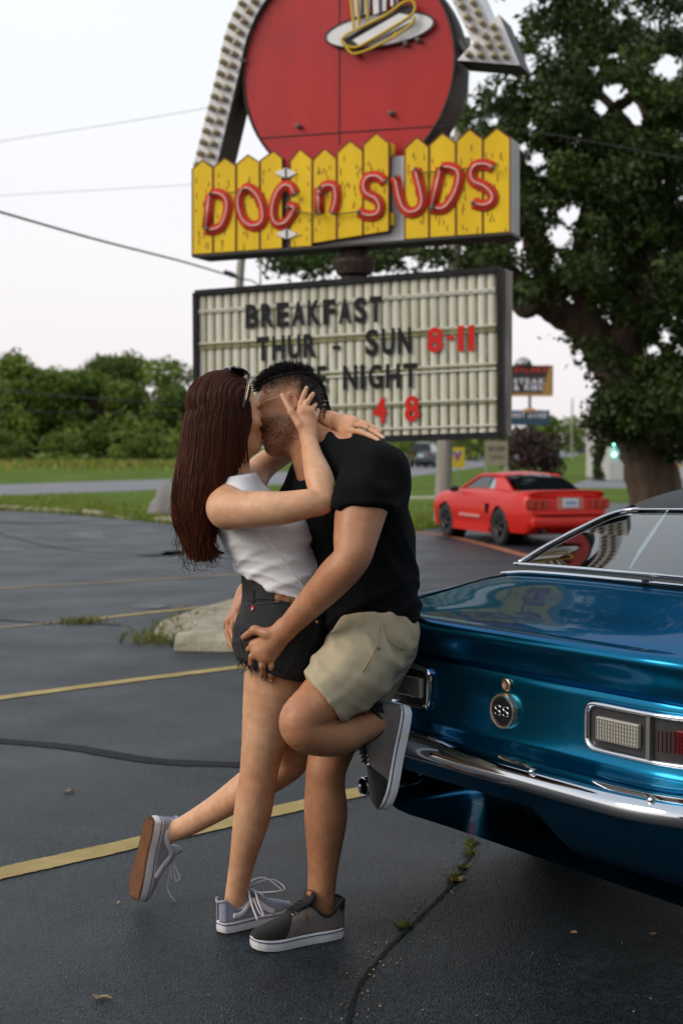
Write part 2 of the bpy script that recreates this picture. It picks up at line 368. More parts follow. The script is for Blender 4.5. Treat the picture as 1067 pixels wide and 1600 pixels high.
def blade_obj(name, pts, h, w, seed, m=None, lean=.5, tint=(1, 1, 1), **kw):
    geo, t = blades(np.asarray(pts, float), h, w, seed, lean); o = obj(name, geo, m or M_blade, kind='stuff', fix=False, **kw); set_tint(o, t*np.array(tint)); return o
g = np.random.default_rng(11)
pts = []
for _ in range(15000):                     # verge strip between lot and road, left of the couple
    px = g.uniform(-80, 700); e = np.interp(px, [-80, 0, 90, 200, 270, 420, 650, 700], [797, 797, 801, 811, 818, 826, 829, 820]); py = e - abs(g.normal(0, 1))*12 + 1
    if py > np.interp(px, [-80, 0, 228, 640, 700], [780, 776, 764, 745, 740])+1: pts.append(G(px, py))
blade_obj('verge_grass', pts, .10, .035, 1)
pts = [G(g.uniform(-80, 330), 720+abs(g.normal(0, 6))) for _ in range(5000)]
blade_obj('meadow_grass', pts, .45, .14, 2, tint=(1.2, 1.0, 1.3), lean=.8)
def weed(name, px, n, h, sp, seed, label):
    g = np.random.default_rng(seed); c = np.array([G(*q) for q in px]); P_ = c[g.integers(0, len(c), n)] + np.c_[g.normal(0, sp, n), g.normal(0, sp, n), np.zeros(n)]
    return blade_obj(name, P_, h, .012, seed, lean=.9, tint=(.75, .62, .6))
weed('weeds', [(238, 1000), (250, 992), (262, 985), (275, 975), (300, 968), (320, 962), (230, 1003), (245, 1004), (256, 1000), (345, 962)], 420, .075, .11, 5, '')
weed('weeds', [(112, 974), (125, 972), (140, 971), (120, 973)], 160, .05, .09, 6, '')
weed('weeds', [(735, 1325), (733, 1335), (722, 1358), (714, 1372), (708, 1378), (632, 1446), (738, 1318)], 130, .018, .012, 7, '')
# ---- trees
def leaves(cen, rad, n, size, seed, shell=.55, drop=None):
    g = np.random.default_rng(seed); cen = np.asarray(cen, float); rad = np.asarray(rad, float); vol = np.prod(rad, axis=1)**(2/3); pick = g.choice(len(cen), n, p=vol/vol.sum())
    u = g.normal(0, 1, (n, 3)); u /= np.linalg.norm(u, axis=1)[:, None]; rr = (shell + (1-shell)*g.random(n))**.8
    p = cen[pick] + u*rad[pick]*rr[:, None] + g.normal(0, .12, (n, 3))*rad[pick]
    if drop is not None: k = ~drop(p); p = p[k]; pick = pick[k]; u = u[k]; n = len(p)
    nn = u*.5 + g.normal(0, 1, (n, 3)) + [0, 0, .4]; nn /= np.linalg.norm(nn, axis=1)[:, None]
    t = np.cross(nn, g.normal(0, 1, (n, 3))); t /= np.linalg.norm(t, axis=1)[:, None]; b = np.cross(nn, t); s = (size*g.uniform(.6, 1.35, n))[:, None]
    V = np.stack([p-t*s*.5, p-b*s*.28+nn*s*.06, p+t*s*.5-nn*s*.08, p+b*s*.28+nn*s*.06], 1).reshape(-1, 3)
    F = np.arange(4*n).reshape(-1, 4)
    cl = g.uniform(.6, 1.5, len(cen))[pick]; tint = (cl*g.uniform(.65, 1.35, n))[:, None]*np.c_[g.uniform(.8, 1.35, n), np.ones(n), g.uniform(.6, 1.1, n)]
    return (V, F), np.repeat(tint, 4, axis=0)
def limb(pts, r0, r1, n=9, seed=0, wob=.0):
    p = spline(pts, 7*(len(pts)-1)); g = np.random.default_rng(seed); p[1:-1] += g.normal(0, wob, p[1:-1].shape); r = np.linspace(r0, r1, len(p))*(1+g.normal(0, .05, len(p)))
    return tube(p, r, n)
def crown_tree(name, label, cat, base, h, w, seed, leaf, n, mleaf=None, group=None, base_z=0, trunk_r=.2, low=.12):
    g = np.random.default_rng(seed); base = np.array([base[0], base[1], base_z]); t = thing(name, label, cat, base, group)
    trunk = [base, base+[g.normal(0, .1), 0, h*.3], base+[g.normal(0, .3), g.normal(0, .3), h*.85]]
    gs = [limb(trunk, trunk_r, trunk_r*.25, 7, seed, .03)]; cen = []; rad = []
    for k in range(20):
        z = h*g.uniform(low, .93); rw = w/2*sqrt(max(.08, 1-((z/h-.45)/.58)**2))*g.uniform(.5, 1); a = g.uniform(0, 2*pi)
        c = base+[cos(a)*rw*.75, sin(a)*rw*.75, z]; cen.append(c); rad.append([w*g.uniform(.16, .27), w*g.uniform(.16, .27), h*g.uniform(.10, .18)])
        gs.append(limb([base+[0, 0, max(.2, z*.6)], (base+[0, 0, z*.8]+c)/2, c], trunk_r*.35, trunk_r*.06, 5, k, .02))
    obj('trunk', join(gs), M_bark, t, smooth=True); geo, tint = leaves(cen, rad, n, leaf, seed, .55)
    c = obj('crown', geo, mleaf or M_leaf, t, fix=False); set_tint(c, tint); return t
GT = 'trees along the far edge of the field'
for i, (px, top, wpx, Y, hue, lab) in enumerate(((-95, 566, 150, 132, 0, 'broad green tree beyond the field at the left edge of the photo'), (-12, 588, 120, 138, 1, 'dark green tree partly cut by the left edge of the photo'),
        (42, 560, 70, 128, 0, 'slender tree whose thin top pokes above its neighbours'), (92, 586, 110, 140, 1, 'dark dense tree second from the tallest slender top'),
        (150, 572, 120, 130, 0, 'bright green bushy tree in the middle of the far treeline'), (188, 556, 90, 136, 0, 'tallest full green tree of the far treeline'),
        (238, 568, 100, 128, 0, 'light green tree just behind the boulder'), (285, 612, 90, 124, 0, 'shorter tree half hidden by the woman\'s hair'), (345, 600, 110, 135, 1, 'far tree hidden behind the couple and the letter board'))):
    b = P(px, 700, Y); h = CAM_H + (697-top)/FPX*Y
    crown_tree('deciduous_tree', lab, 'tree', b, h, wpx/FPX*Y*1.5, 20+i, .50, 7000, None if not hue else leafmat('leaf_dark', (.08, .125, .022), .4), GT, TZ, .22)
g = np.random.default_rng(8)
for i, (px, lab) in enumerate(((205, 'low round bush under the tallest far tree'), (100, 'low bush at the foot of the dark dense tree'), (262, 'low bush left of the woman\'s hair'), (10, 'low bright bush at the left edge of the field'))):
    b = P(px, 700, 118); crown_tree('bush', lab, 'bush', b, 2.6, 4.4, 60+i, .35, 1300, None, 'bushes in front of the far treeline', TZ, .08, 0)
# ---- big oak on the right
OB = P(1022, 810, 26.0); OB[2] = TZ
oak = thing('oak_tree', 'huge dark oak with thick leaning trunk behind the blue car', 'tree', OB)
def Q(px, py, y=26.0): return P(px, py, y)
gs = [limb([OB+[.05, 0, -.2], Q(1022, 760), Q(1003, 690), Q(985, 620), Q(962, 560)], .50, .43, 14, 1, .01), limb([Q(972, 590), Q(925, 520), Q(872, 488), Q(815, 452, 25.5), Q(770, 395, 25)], .40, .15, 12, 2, .01),
      limb([Q(965, 570), Q(985, 470), Q(1010, 380, 26.5), Q(1020, 260, 27), Q(1000, 120, 27.5)], .38, .1, 12, 3, .02), limb([Q(975, 520), Q(1040, 430, 25), Q(1090, 330, 24)], .26, .08, 9, 4, .02),
      limb([Q(925, 520), Q(905, 420, 26), Q(925, 300, 26.3), Q(945, 195, 26), Q(985, 150, 26), Q(1020, 120, 25.8)], .22, .06, 9, 5, .02), limb([Q(815, 452, 25.5), Q(760, 420, 26), Q(690, 400, 26.5), Q(600, 395, 27), Q(500, 400, 27.5)], .14, .03, 8, 6, .03),
      limb([Q(870, 488), Q(830, 380, 27), Q(800, 270, 27.5), Q(790, 180, 28)], .16, .05, 8, 7, .03), limb([Q(1005, 400, 26.5), Q(940, 330, 25), Q(880, 290, 24.5), Q(850, 220, 24.2)], .13, .04, 8, 8, .03),
      limb([Q(1000, 430, 26), Q(1050, 265, 26), Q(1067, 240, 25)], .1, .04, 7, 9, .02), limb([Q(1010, 240, 27), Q(930, 130, 27), Q(870, 60, 26.5)], .12, .03, 7, 10, .03)]
obj('trunk', join(gs), M_bark, oak, smooth=True)
obj('knot', join([lathe([(.0, .02), (.10, .02), (.17, .10), (.24, .0), (.26, -.1)], Q(821, 475, 25.3)+np.array([0, -.12, 0]), (-.1, -1, .1), 12)]), M_bark, oak, smooth=True)
HOLES = np.array([(825, 98, 16), (861, 72, 13), (865, 87, 9), (927, 109, 13), (955, 90, 11), (1043, 105, 24), (959, 152, 26), (988, 178, 26), (945, 167, 22), (966, 25, 12), (1061, 36, 10), (771, 188, 13), (829, 196, 10), (836, 250, 18), (818, 232, 12), (848, 272, 9), (890, 337, 21),
    (876, 368, 22), (898, 388, 13), (869, 402, 11), (919, 370, 9), (999, 343, 12), (988, 373, 10), (818, 380, 13), (807, 424, 11), (854, 464, 12), (872, 518, 12), (905, 555, 12), (1039, 526, 16), (1021, 546, 13), (1061, 545, 9), (840, 500, 26), (820, 540, 30), (905, 215, 7), (990, 232, 7), (1020, 280, 6), (1048, 330, 8), (940, 290, 6), (870, 160, 8),
    (905, 255, 6), (850, 330, 8), (955, 420, 6), (1045, 410, 7), (770, 300, 9), (750, 250, 8), (790, 240, 6), (780, 140, 8), (720, 395, 8), (640, 405, 14), (570, 415, 10), (470, 425, 8), (700, 360, 7), (880, 610, 45), (860, 560, 40)], float)
def proj(p):
    d = p - np.array([0, 0, CAM_H]); f = d[:, 1]*_cp - d[:, 2]*_sp; u = d[:, 1]*_sp + d[:, 2]*_cp
    return np.c_[533.5 + FPX*d[:, 0]/f, 800 - FPX*u/f]
g = np.random.default_rng(77); cen = []; rad = []
BL = [(900, 110, 120, 110, 70), (1010, 90, 110, 110, 60), (1030, 260, 90, 120, 60), (850, 230, 100, 90, 60), (960, 260, 90, 80, 40), (1010, 420, 110, 90, 60), (890, 330, 110, 70, 50), (910, 420, 80, 50, 30), (1040, 600, 70, 110, 60), (990, 650, 55, 50, 26), (790, 330, 50, 110, 36), (760, 190, 45, 60, 16), (735, 395, 40, 24, 12), (480, 402, 60, 16, 12), (610, 398, 80, 14, 12), (840, 455, 50, 25, 12), (930, 560, 28, 24, 6), (950, 640, 22, 40, 10), (1150, 300, 120, 300, 90), (1150, 560, 80, 120, 30), (960, -60, 190, 70, 50), (870, 545, 22, 14, 4)]
for (x, y, rx, ry, n) in BL:
    for _ in range(n):
        a = g.uniform(0, 2*pi); r = sqrt(g.random()); Y = 26 + g.uniform(-1, 1)*4.0*max(.25, (1-r*r))**.5; Y = min(max(Y, 21.5), 30)
        cen.append(P(x+cos(a)*rx*r, y+sin(a)*ry*r, Y)); s = g.uniform(.22, .48)
        rad.append([s*1.15, s*1.1, s*.75])
cen = np.array(cen); rad = np.array(rad)
def drop(p):
    q = proj(p); d = np.sqrt(((q[:, None, :]-HOLES[None, :, :2])**2).sum(2)) - HOLES[None, :, 2]; return (d < np.random.default_rng(5).normal(0, 5, (len(p), 1))).any(1)
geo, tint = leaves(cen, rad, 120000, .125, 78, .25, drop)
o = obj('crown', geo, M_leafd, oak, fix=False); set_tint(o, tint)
# ---- shrubs and small plants on the right
crown_tree('plum_bush', 'dark purple leaved bush behind the red coupe', 'bush', P(834, 735, 44), 1.95, 2.1, 301, .12, 5200, M_red, None, TZ, .06, 0)
crown_tree('conical_shrub', 'narrow dark conical shrub near the white building', 'shrub', P(936, 728, 60), 1.75, .75, 302, .12, 2200, M_leafd, None, TZ, .05, 0)
for i, (px, top, Y, w, lab) in enumerate(((868, 664, 190, 60, 'far hazy tree above the end of the road'), (845, 668, 160, 50, 'far tree behind the stacked roadside signs'), (905, 676, 260, 50, 'tiny farthest tree where the road vanishes'), (680, 690, 150, 120, 'far tree under the right end of the letter board'), (620, 685, 150, 110, 'far tree hidden behind the man'), (760, 684, 140, 90, 'far tree behind the beige notice board'))):
    crown_tree('deciduous_tree', lab, 'tree', P(px, 700, Y), CAM_H+(697-top)/FPX*Y+1.5, w/FPX*Y*1.4, 320+i, .5, 1500, None, 'far trees along the road', TZ, .25)
# ---- boulder
b = P(290, 808, 29); b[2] = TZ; V, F = ico(b+[0, .3, .28], (.92, .6, .52), 3, .22, 4)
shade(obj('boulder', (V, F), M_stone, loc=b, label='grey boulder on the grass verge behind the woman\'s hair', cat='boulder'), 60)
# ---- poles and wires
def pole(name, label, pts, r0, r1, m=M_wood, group=None, n=12):
    p = np.array(pts, float); t = obj(name, tube(spline(p, 12), np.linspace(r0, r1, len(spline(p, 12))), n), m, loc=p[0], smooth=False, label=label, cat='pole', group=group); shade(t, 50); return t
b = P(690, 822, 25.8); b[2] = TZ
pole('utility_pole', 'weathered wooden utility pole leaning right behind the drive-in sign', [b, P(697, 640, 25.8), P(710, 400, 25.8), P(726, 60, 25.8)], .155, .105)
b = P(362, 600, 27.5); b[2] = TZ
pole('utility_pole', 'thin leaning pole behind the left end of the letter board', [b, P(374, 450, 27.5), P(388, 340, 27.5)], .09, .07)
b = P(407, 600, 20); b[2] = TZ
pole('thin_mast', 'very thin dark mast left of the sign post', [b, P(407, 460, 20), P(407, 385, 20)], .014, .012)
for i, (px, top, base, Y, lab) in enumerate(((893, 622, 712, 150, 'far utility pole beside the road lights'), (936, 600, 716, 70, 'tall thin lamp post left of the oak trunk'), (884, 655, 707, 190, 'small farthest pole along the road'), (868, 652, 706, 230, 'tiny pole above the dark purple bush'))):
    b = P(px, 700, Y); b[2] = TZ; pole('street_pole', lab, [b, P(px, (top+700)/2, Y), P(px+1, top, Y)], .11 if Y > 100 else .07, .07 if Y > 100 else .05, M_wood, 'poles along the road', 8)
def wire(pts, r, label, name='power_line'):
    q = spline(pts, 30); return obj(name, tube(q, r, 5), M_wire, loc=q[0], smooth=True, label=label, cat='cable')
w = wire([P(-1500, -130, 13), P(-700, 130, 14), P(-120, 296, 17), P(0, 331, 18), P(150, 374, 20), P(290, 410, 23), P(376, 436, 27.3)], .016, 'thick sagging black cable running down to the thin leaning pole')
obj('splice', tube([P(352, 424.5, 25.3), P(362, 429, 26.1), P(371, 433, 26.8)], [.03, .055, .03], 8), M_wire, w); bpy.data.objects['splice'].location = -Vector(w.location) 
wire([P(376, 436, 27.3), P(392, 438, 27), P(405, 446, 25)], .014, 'short drop cable behind the top of the letter board')
for px, r, lab in (([(-1500, 520), (-60, 606), (0, 610), (140, 622), (300, 634)], .022, 'thin wire crossing in front of the far treeline'), ([(-1500, 560), (-60, 637), (120, 643), (300, 652)], .015, 'lower thin wire crossing the far treeline'), ([(-60, 230), (0, 221), (200, 190), (340, 166)], .006, 'faint thin wire across the upper left sky'), ([(-60, 309), (100, 300), (310, 288)], .005, 'faint lower wire across the left sky')):
    wire([P(x, y, 60 if y > 500 else 34) for x, y in px], r, lab)
wire([P(700, 190, 25.8), P(830, 205, 23), P(960, 228, 21), P(1100, 255, 19)], .006, 'thin wire crossing in front of the oak crown')
# ---- things far along the road
def board(name, label, cat, x0, y0, x1, y1, Y, cols, thick=.25, legs=None, leg_to=None):
    a, b_ = P(x0, y1, Y), P(x1, y0, Y); c = (a+b_)/2; t = thing(name, label, cat, (c[0], c[1], TZ))
    obj('panel', box(c, (b_[0]-a[0], thick, b_[2]-a[2])), cols, t)
    return t, c, b_[0]-a[0], b_[2]-a[2]
Yb = 70
M_sb = mat('dark_sign_face', (.03, .018, .016), .5); M_teal = mat('teal_sign_face', (.012, .05, .09), .5); M_sw = mat('sign_white', (.62, .6, .68), .5); M_sr = mat('sign_red', (.55, .035, .02), .5); M_tan = mat('sign_tan', (.36, .19, .05), .6)
t, c, w_, h_ = board('roadside_sign', 'pole sign with red and white lettering above a teal board', 'sign', 792, 571, 863, 619, Yb, M_sb)
f = c + [0, -.13, 0]
obj('tan_stripe', slab([P(845, 619, Yb-.14), P(862, 619, Yb-.14), P(862, 572, Yb-.14), P(858, 572, Yb-.14)], (0, -.02, 0)), M_tan, t)
obj('tan_stripe', slab([P(800, 619, Yb-.145), P(863, 619, Yb-.145), P(863, 614, Yb-.145), P(800, 614, Yb-.145)], (0, -.02, 0)), M_tan, t)
obj('red_letters', text_on('STEAKS', P(804, 582, Yb-.14), P(853, 582, Yb)-P(804, 582, Yb), (0, 0, .26), (0, -.04, 0)), M_sr, t)
obj('white_letters', text_on('STEAK', P(802, 600, Yb-.14), P(851, 600, Yb)-P(802, 600, Yb), (0, 0, .27), (0, -.04, 0)), M_sw, t); obj('white_letters', text_on('& RIBS', P(802, 610, Yb-.14), P(847, 610, Yb)-P(802, 610, Yb), (0, 0, .27), (0, -.04, 0)), M_sw, t)
obj('sign_dome', lathe([(.0, .42), (.2, .36), (.38, .2), (.46, 0)], P(817, 571, Yb), (0, 0, 1), 14), M_steel, t, smooth=True)
obj('pole', tube([[c[0], Yb, TZ], [c[0], Yb, c[2]-h_/2]], .07, 8), M_blk, t)
a, b_ = P(796, 664, Yb-.2), P(858, 641, Yb-.2); obj('lower_board', box((a+b_)/2, (b_[0]-a[0], .2, b_[2]-a[2])), M_teal, t)
obj('white_letters', text_on('HOT', P(800, 653, Yb-.32), P(820, 653, Yb)-P(800, 653, Yb), (0, 0, .27), (0, -.04, 0)), M_sw, t); obj('white_letters', text_on('DOGS', P(825, 653, Yb-.32), P(853, 653, Yb)-P(825, 653, Yb), (0, 0, .27), (0, -.04, 0)), M_sw, t)
obj('board_cap', lathe([(.38, 0), (.3, .12), (0, .2)], P(827, 643, Yb-.2), (0, 0, 1), 10), M_tan, t)
t, c, w_, h_ = board('notice_board', 'plain beige notice board on two posts behind the red coupe', 'sign', 757, 689, 793, 728, 40, mat('beige_board', (.27, .24, .17), .8, var=.15, scale=4), .06)
for sx in (-.42, .42): obj('post', box([c[0]+sx*w_, 40, (c[2]-h_/2)/2], (.08, .08, c[2]-h_/2)), M_wood, t)
M_fp = mat('faded_print', (.15, .14, .11), .8)
obj('faint_letters', text_on('FOR LEASE', c+[-.24, -.035, .08], (.48, 0, 0), (0, 0, .14), (0, -.01, 0)), M_fp, t); obj('faint_letters', text_on('CALL', c+[-.2, -.035, -.14], (.4, 0, 0), (0, 0, .12), (0, -.01, 0)), M_fp, t)
t, c, w_, h_ = board('yellow_sign', 'small yellow yard sign with a red and blue emblem', 'sign', 705.5, 699, 726, 731, 38, mat('yard_sign_yellow', (.55, .40, .015), .5), .03)
obj('post', box([c[0], 38.03, (c[2]-h_/2)/2], (.03, .03, c[2]-h_/2)), M_steel, t)
e = c + [-.03, -.018, .05]
obj('blue_emblem', slab([e+[-.13, 0, .12], e+[-.06, 0, .12], e+[0, 0, -.02], e+[.06, 0, .12], e+[.13, 0, .12], e+[0, 0, -.16]], (0, -.006, 0)), mat('emblem_blue', (.02, .09, .5), .5), t)
obj('red_emblem', slab([e+[-.05, -.008, .0], e+[0, -.008, .06], e+[.05, -.008, 0], e+[0, -.008, -.11]], (0, -.006, 0)), mat('emblem_red', (.5, .02, .12), .5), t)
# low white building behind the oak with a lit green window sign
M_bw = mat('painted_block_wall', (.42, .41, .40), .8, var=.1, scale=2, bump=.2)
hb = thing('low_building', 'low pale building with lit green sign behind the oak trunk', 'building', P(1010, 716, 62)*[1, 1, 0])
a = P(952, 720, 62); b_ = P(1180, 660, 62); a[2] = TZ
obj('wall', box([(a[0]+b_[0])/2, 65, (b_[2]+TZ)/2], (b_[0]-a[0], 6, b_[2]-TZ)), M_bw, hb)
obj('roof', box([(a[0]+b_[0])/2, 65, b_[2]+.1], (b_[0]-a[0]+.6, 6.6, .2)), M_blk, hb)
M_glow = mat('green_light', (.1, .8, .6), .4, emit=(.25, 1, .75), estr=9); M_glowb = mat('blue_light', (.1, .3, .8), .4, emit=(.1, .35, .9), estr=2.5)
for (x, y, r, m) in ((959, 695, .075, M_glow), (959, 710, .07, M_glow), (980, 709, .075, M_glow), (971, 702, .1, M_glowb), (978, 699, .06, M_glowb)): obj('light', ico(P(x, y, 61.9), r, 2), m, hb)
hb2 = thing('store_building', 'long low store building far down the road', 'building', P(670, 705, 170)*[1, 1, 0])
a = P(600, 706, 170); b_ = P(760, 686, 170); obj('wall', box([(a[0]+b_[0])/2, 175, b_[2]/2], (b_[0]-a[0], 8, b_[2])), M_bw, hb2); obj('roof', box([(a[0]+b_[0])/2, 175, b_[2]+.2], (b_[0]-a[0]+1, 9, .4)), mat('far_roof', (.12, .1, .1), .8), hb2)
for k in range(6): obj('window', box([a[0]+1.2+k*1.9, 170.9, 1.2], (.9, .1, 1.1)), M_blk, hb2)
# marker post, yellow
t = lathe([(.06, 0), (.06, .5), (.10, .52), (.10, .62), (.06, .66), (.0, .72)], [*P(1058, 700, 48)[:2], TZ+.25], (0, 0, 1), 10)
obj('marker_post', t, mat('post_yellow', (.55, .28, .03), .6), loc=[*P(1058, 700, 48)[:2], TZ], smooth=True, label='short yellow marker post right of the oak trunk', cat='post')
# ---- leaves and grit on the asphalt
M_dry = mat('dry_leaf', (.30, .2, .11), .8, var=.3, scale=40)
for i, (px, py, s, lab) in enumerate(((108, 1238, .03, 'curled dry leaf on the asphalt below the long crack at left'), (160, 1562, .028, 'pale dry leaf near the bottom left of the asphalt'), (185, 1412, .012, 'tiny dry leaf left of the raised sole'), (712, 1378, .03, 'yellowish leaf in the crack in front of the bumper'), (925, 1340, .012, 'tiny dry leaf under the car bumper'), (895, 1460, .02, 'thin dry stalk on the dark asphalt at right'), (1020, 1462, .02, 'dry twig at the right edge of the asphalt'), (628, 1447, .02, 'small green leaf along the crack right of the man\'s shoe'))):
    c = G(px, py); g = np.random.default_rng(i); a = g.uniform(0, 6); d = np.array([cos(a), sin(a), 0]); n_ = np.array([-sin(a), cos(a), 0]); up = np.array([0, 0, 1])
    V = [c-d*s+up*.004, c-d*s*.3+n_*s*.5+up*s*.5, c+d*s*.4+n_*s*.55+up*s*.3, c+d*s+up*s*.55, c+d*s*.3-n_*s*.5+up*.006, c-d*s*.4-n_*s*.45+up*s*.35, c+up*.006]
    obj('fallen_leaf', (np.array(V), [(0, 1, 6), (1, 2, 6), (2, 3, 6), (3, 4, 6), (4, 5, 6), (5, 0, 6)]), M_dry, loc=c, label=lab, cat='leaf', group='dry leaves on the asphalt')
g = np.random.default_rng(21); gs = []
for k in range(230):
    if k < 130: t_ = g.random(); q = np.array([np.interp(t_, [0, .3, .6, .8, 1], [735, 690, 600, 565, 530]), np.interp(t_, [0, .3, .6, .8, 1], [1325, 1400, 1490, 1545, 1615])]) + g.normal(0, 1, 2)*[22, 14]
    else: q = np.array([g.uniform(0, 1067), g.uniform(1230, 1600)])
    c = G(*q); r = g.uniform(.0012, .0042)*(.9 if k < 130 else .7); V, F = ico(c+[0, 0, r*.5], r, 0); gs.append((V*1 + g.normal(0, r*.2, V.shape), F))
obj('grit', join(gs), mat('grit', (.22, .18, .12), .9, var=.4, scale=60), kind='stuff')

# ---- added out of view: canopy and low building that darken the near lot and car
di = thing('unseen_shade_canopy', 'added unseen flat canopy on steel posts, shading the near parking stalls', 'canopy', (7, -2, 0))
obj('roof', box((8.8, -1.6, 3.05), (12.4, 12.2, .24)), mat('shade_canopy_soffit', (.16, .15, .14), .8, var=.1, scale=2), di)
obj('fascia', box((8.8, -1.6, 3.05), (12.5, 12.3, .16)), M_blk, di)
for x in (3.4, 8.3, 13.2):
    for y in (-6.5, -2.2, 2.4): obj('post', tube([(x, y, 0), (x, y, 2.93)], .06, 10), M_steel, di)
db = thing('unseen_shade_building', 'added unseen low building behind the camera, darkening that side', 'building', (5, -14, 0))  # unseen block added to cut the light from behind the camera
obj('wall', box((4, -13, 1.9), (26, 8, 3.8)), mat('dark_brick_wall', (.10, .055, .04), .85, var=.2, scale=6), db); obj('roof', box((4, -13, 3.92), (27, 9, .24)), M_blk, db)
for k in range(6): obj('window', box((-5.5+k*3.6, -8.97, 1.7), (2.2, .12, 1.3)), mat('window_dark', (.02, .022, .025), .1), db)

# ---- woods closing the horizon on either side of the view
g = np.random.default_rng(404); cen = []; rad = []
for x0, x1, n in ((-2600, -170, 150), (1120, 3600, 150)):
    for _ in range(n):
        Y = g.uniform(118, 165); c = P(g.uniform(x0, x1), 700, Y); hgt = g.uniform(5, 10)
        for z in np.arange(1.0, hgt, 2.2): cen.append([c[0]+g.normal(0, 1), c[1]+g.normal(0, 1), z]); rad.append([g.uniform(1.8, 3), g.uniform(1.8, 3), 1.7])
geo, tint = leaves(cen, rad, 45000, .8, 405, .5); o = obj('far_woods', geo, M_leaf, kind='stuff', fix=False); set_tint(o, tint)
# ================================================================== the drive-in sign
M_ylw = mat('fence_yellow', (.76, .48, .006), .5, var=.12, scale=3, bump=.12, bscale=20, stretch=(1, 1, .3), col2=(.80, .53, .01), spec=.25)
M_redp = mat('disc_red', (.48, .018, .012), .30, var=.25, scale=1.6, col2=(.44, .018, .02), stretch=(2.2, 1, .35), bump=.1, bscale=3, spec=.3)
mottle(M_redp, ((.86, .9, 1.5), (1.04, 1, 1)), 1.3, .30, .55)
M_whtp = mat('arrow_white', (.68, .67, .68), .5, var=.08, scale=3, bump=.15, bscale=12)
M_rust = mat('rusty_edge', (.05, .026, .02), .7, var=.5, scale=9, bump=.3)
M_dkp = mat('dark_brown_paint', (.018, .015, .012), .6, var=.3, scale=4)
M_brn = mat('joint_brown', (.17, .045, .02), .7)
M_grn = mat('board_grain', (.16, .10, .01), .7)
M_neon = mat('neon_glass', (.72, .36, .32), .15, spec=.7)
M_chan = mat('letter_red', (.50, .034, .014), .6, var=.15, scale=6, spec=.2)
M_bulb = mat('bulb_glass', (.33, .27, .15), .22, var=.2, scale=30, spec=.7); M_sock = mat('bulb_socket', (.12, .10, .07), .5)
M_lb = mat('letter_board_plastic', (.56, .54, .44), .4, var=.12, scale=3, stretch=(3, 3, .5), col2=(.66, .64, .55))
M_grime = mat('mossy_grime', (.25, .24, .10), .8, var=.4, scale=8); M_fr = mat('board_frame', (.012, .012, .014), .6, var=.4, scale=6, spec=.2)
M_lblk = mat('letter_black', (.010, .010, .012), .6, spec=.2); M_lred = mat('letter_board_red', (.55, .012, .006), .5, spec=.25)
sL = P(300, 330, 13.7); sR = P(797, 300, 12.52); sx = sR-sL; sx[2] = 0; sx /= np.linalg.norm(sx); sn = np.array([sx[1], -sx[0], 0])  # sn faces the camera
if sn[1] > 0: sn = -sn
so = np.array([sL[0], sL[1], 0]); UP = np.array([0, 0, 1.])
def S(px, py, out=0.0): return PL(px, py, so + sn*out, sn)
base = so + sx*1.55 - sn*.35; base[2] = TZ
sign = thing('drive_in_sign', 'tall vintage drive-in sign with red disc, yellow picket boards and letter board', 'sign', base)
def sp(name, geo, m, parent=sign, **k): return obj(name, geo, m, parent, **k)
# post
pc = S(545, 420)-sn*.13
sp('post', tube([[pc[0], pc[1], TZ], [pc[0], pc[1], S(545, 300)[2]]], .105, 16), M_rust, smooth=True)
cz = S(545, 412)[2]; sp('post_collar', lathe([(.12, -.1), (.16, -.08), (.20, .02), (.20, .05), (.13, .06), (.13, .18)], [pc[0], pc[1], cz], UP, 16), M_rust)
# red disc
dc = S(541, 108, -.12); R_ = .5*np.linalg.norm(S(707, 108)-S(375, 108))
ang = np.linspace(0, 2*pi, 73)[:-1]
ring = np.array([dc + R_*(cos(a)*sx + sin(a)*UP) for a in ang])
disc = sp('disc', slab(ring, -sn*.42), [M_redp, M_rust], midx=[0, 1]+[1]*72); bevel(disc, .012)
rim = np.array([dc + sn*.004 + (R_-.006)*(cos(a)*sx + sin(a)*UP) for a in np.linspace(0, 2*pi, 73)])
sp('disc_rim', tube(rim, .014, 6, False), M_rust, smooth=True)
def seamline(a, b, name='seam'): sp(name, tube([S(*a, -.117), S(*b, -.117)], .006, 5), M_rust)
seamline((404, 216), (694, 196)); seamline((530, -60), (530, 225))
for (x, y) in ((383, 97), (468, 198), (636, 70), (655, 64), (560, 84), (613, 178)):
    c = S(x, y, -.12); sp('insulator', lathe([(.022, 0), (.028, .02), (.018, .03), (.022, .06), (.0, .07)], c, sn, 10), M_sock)
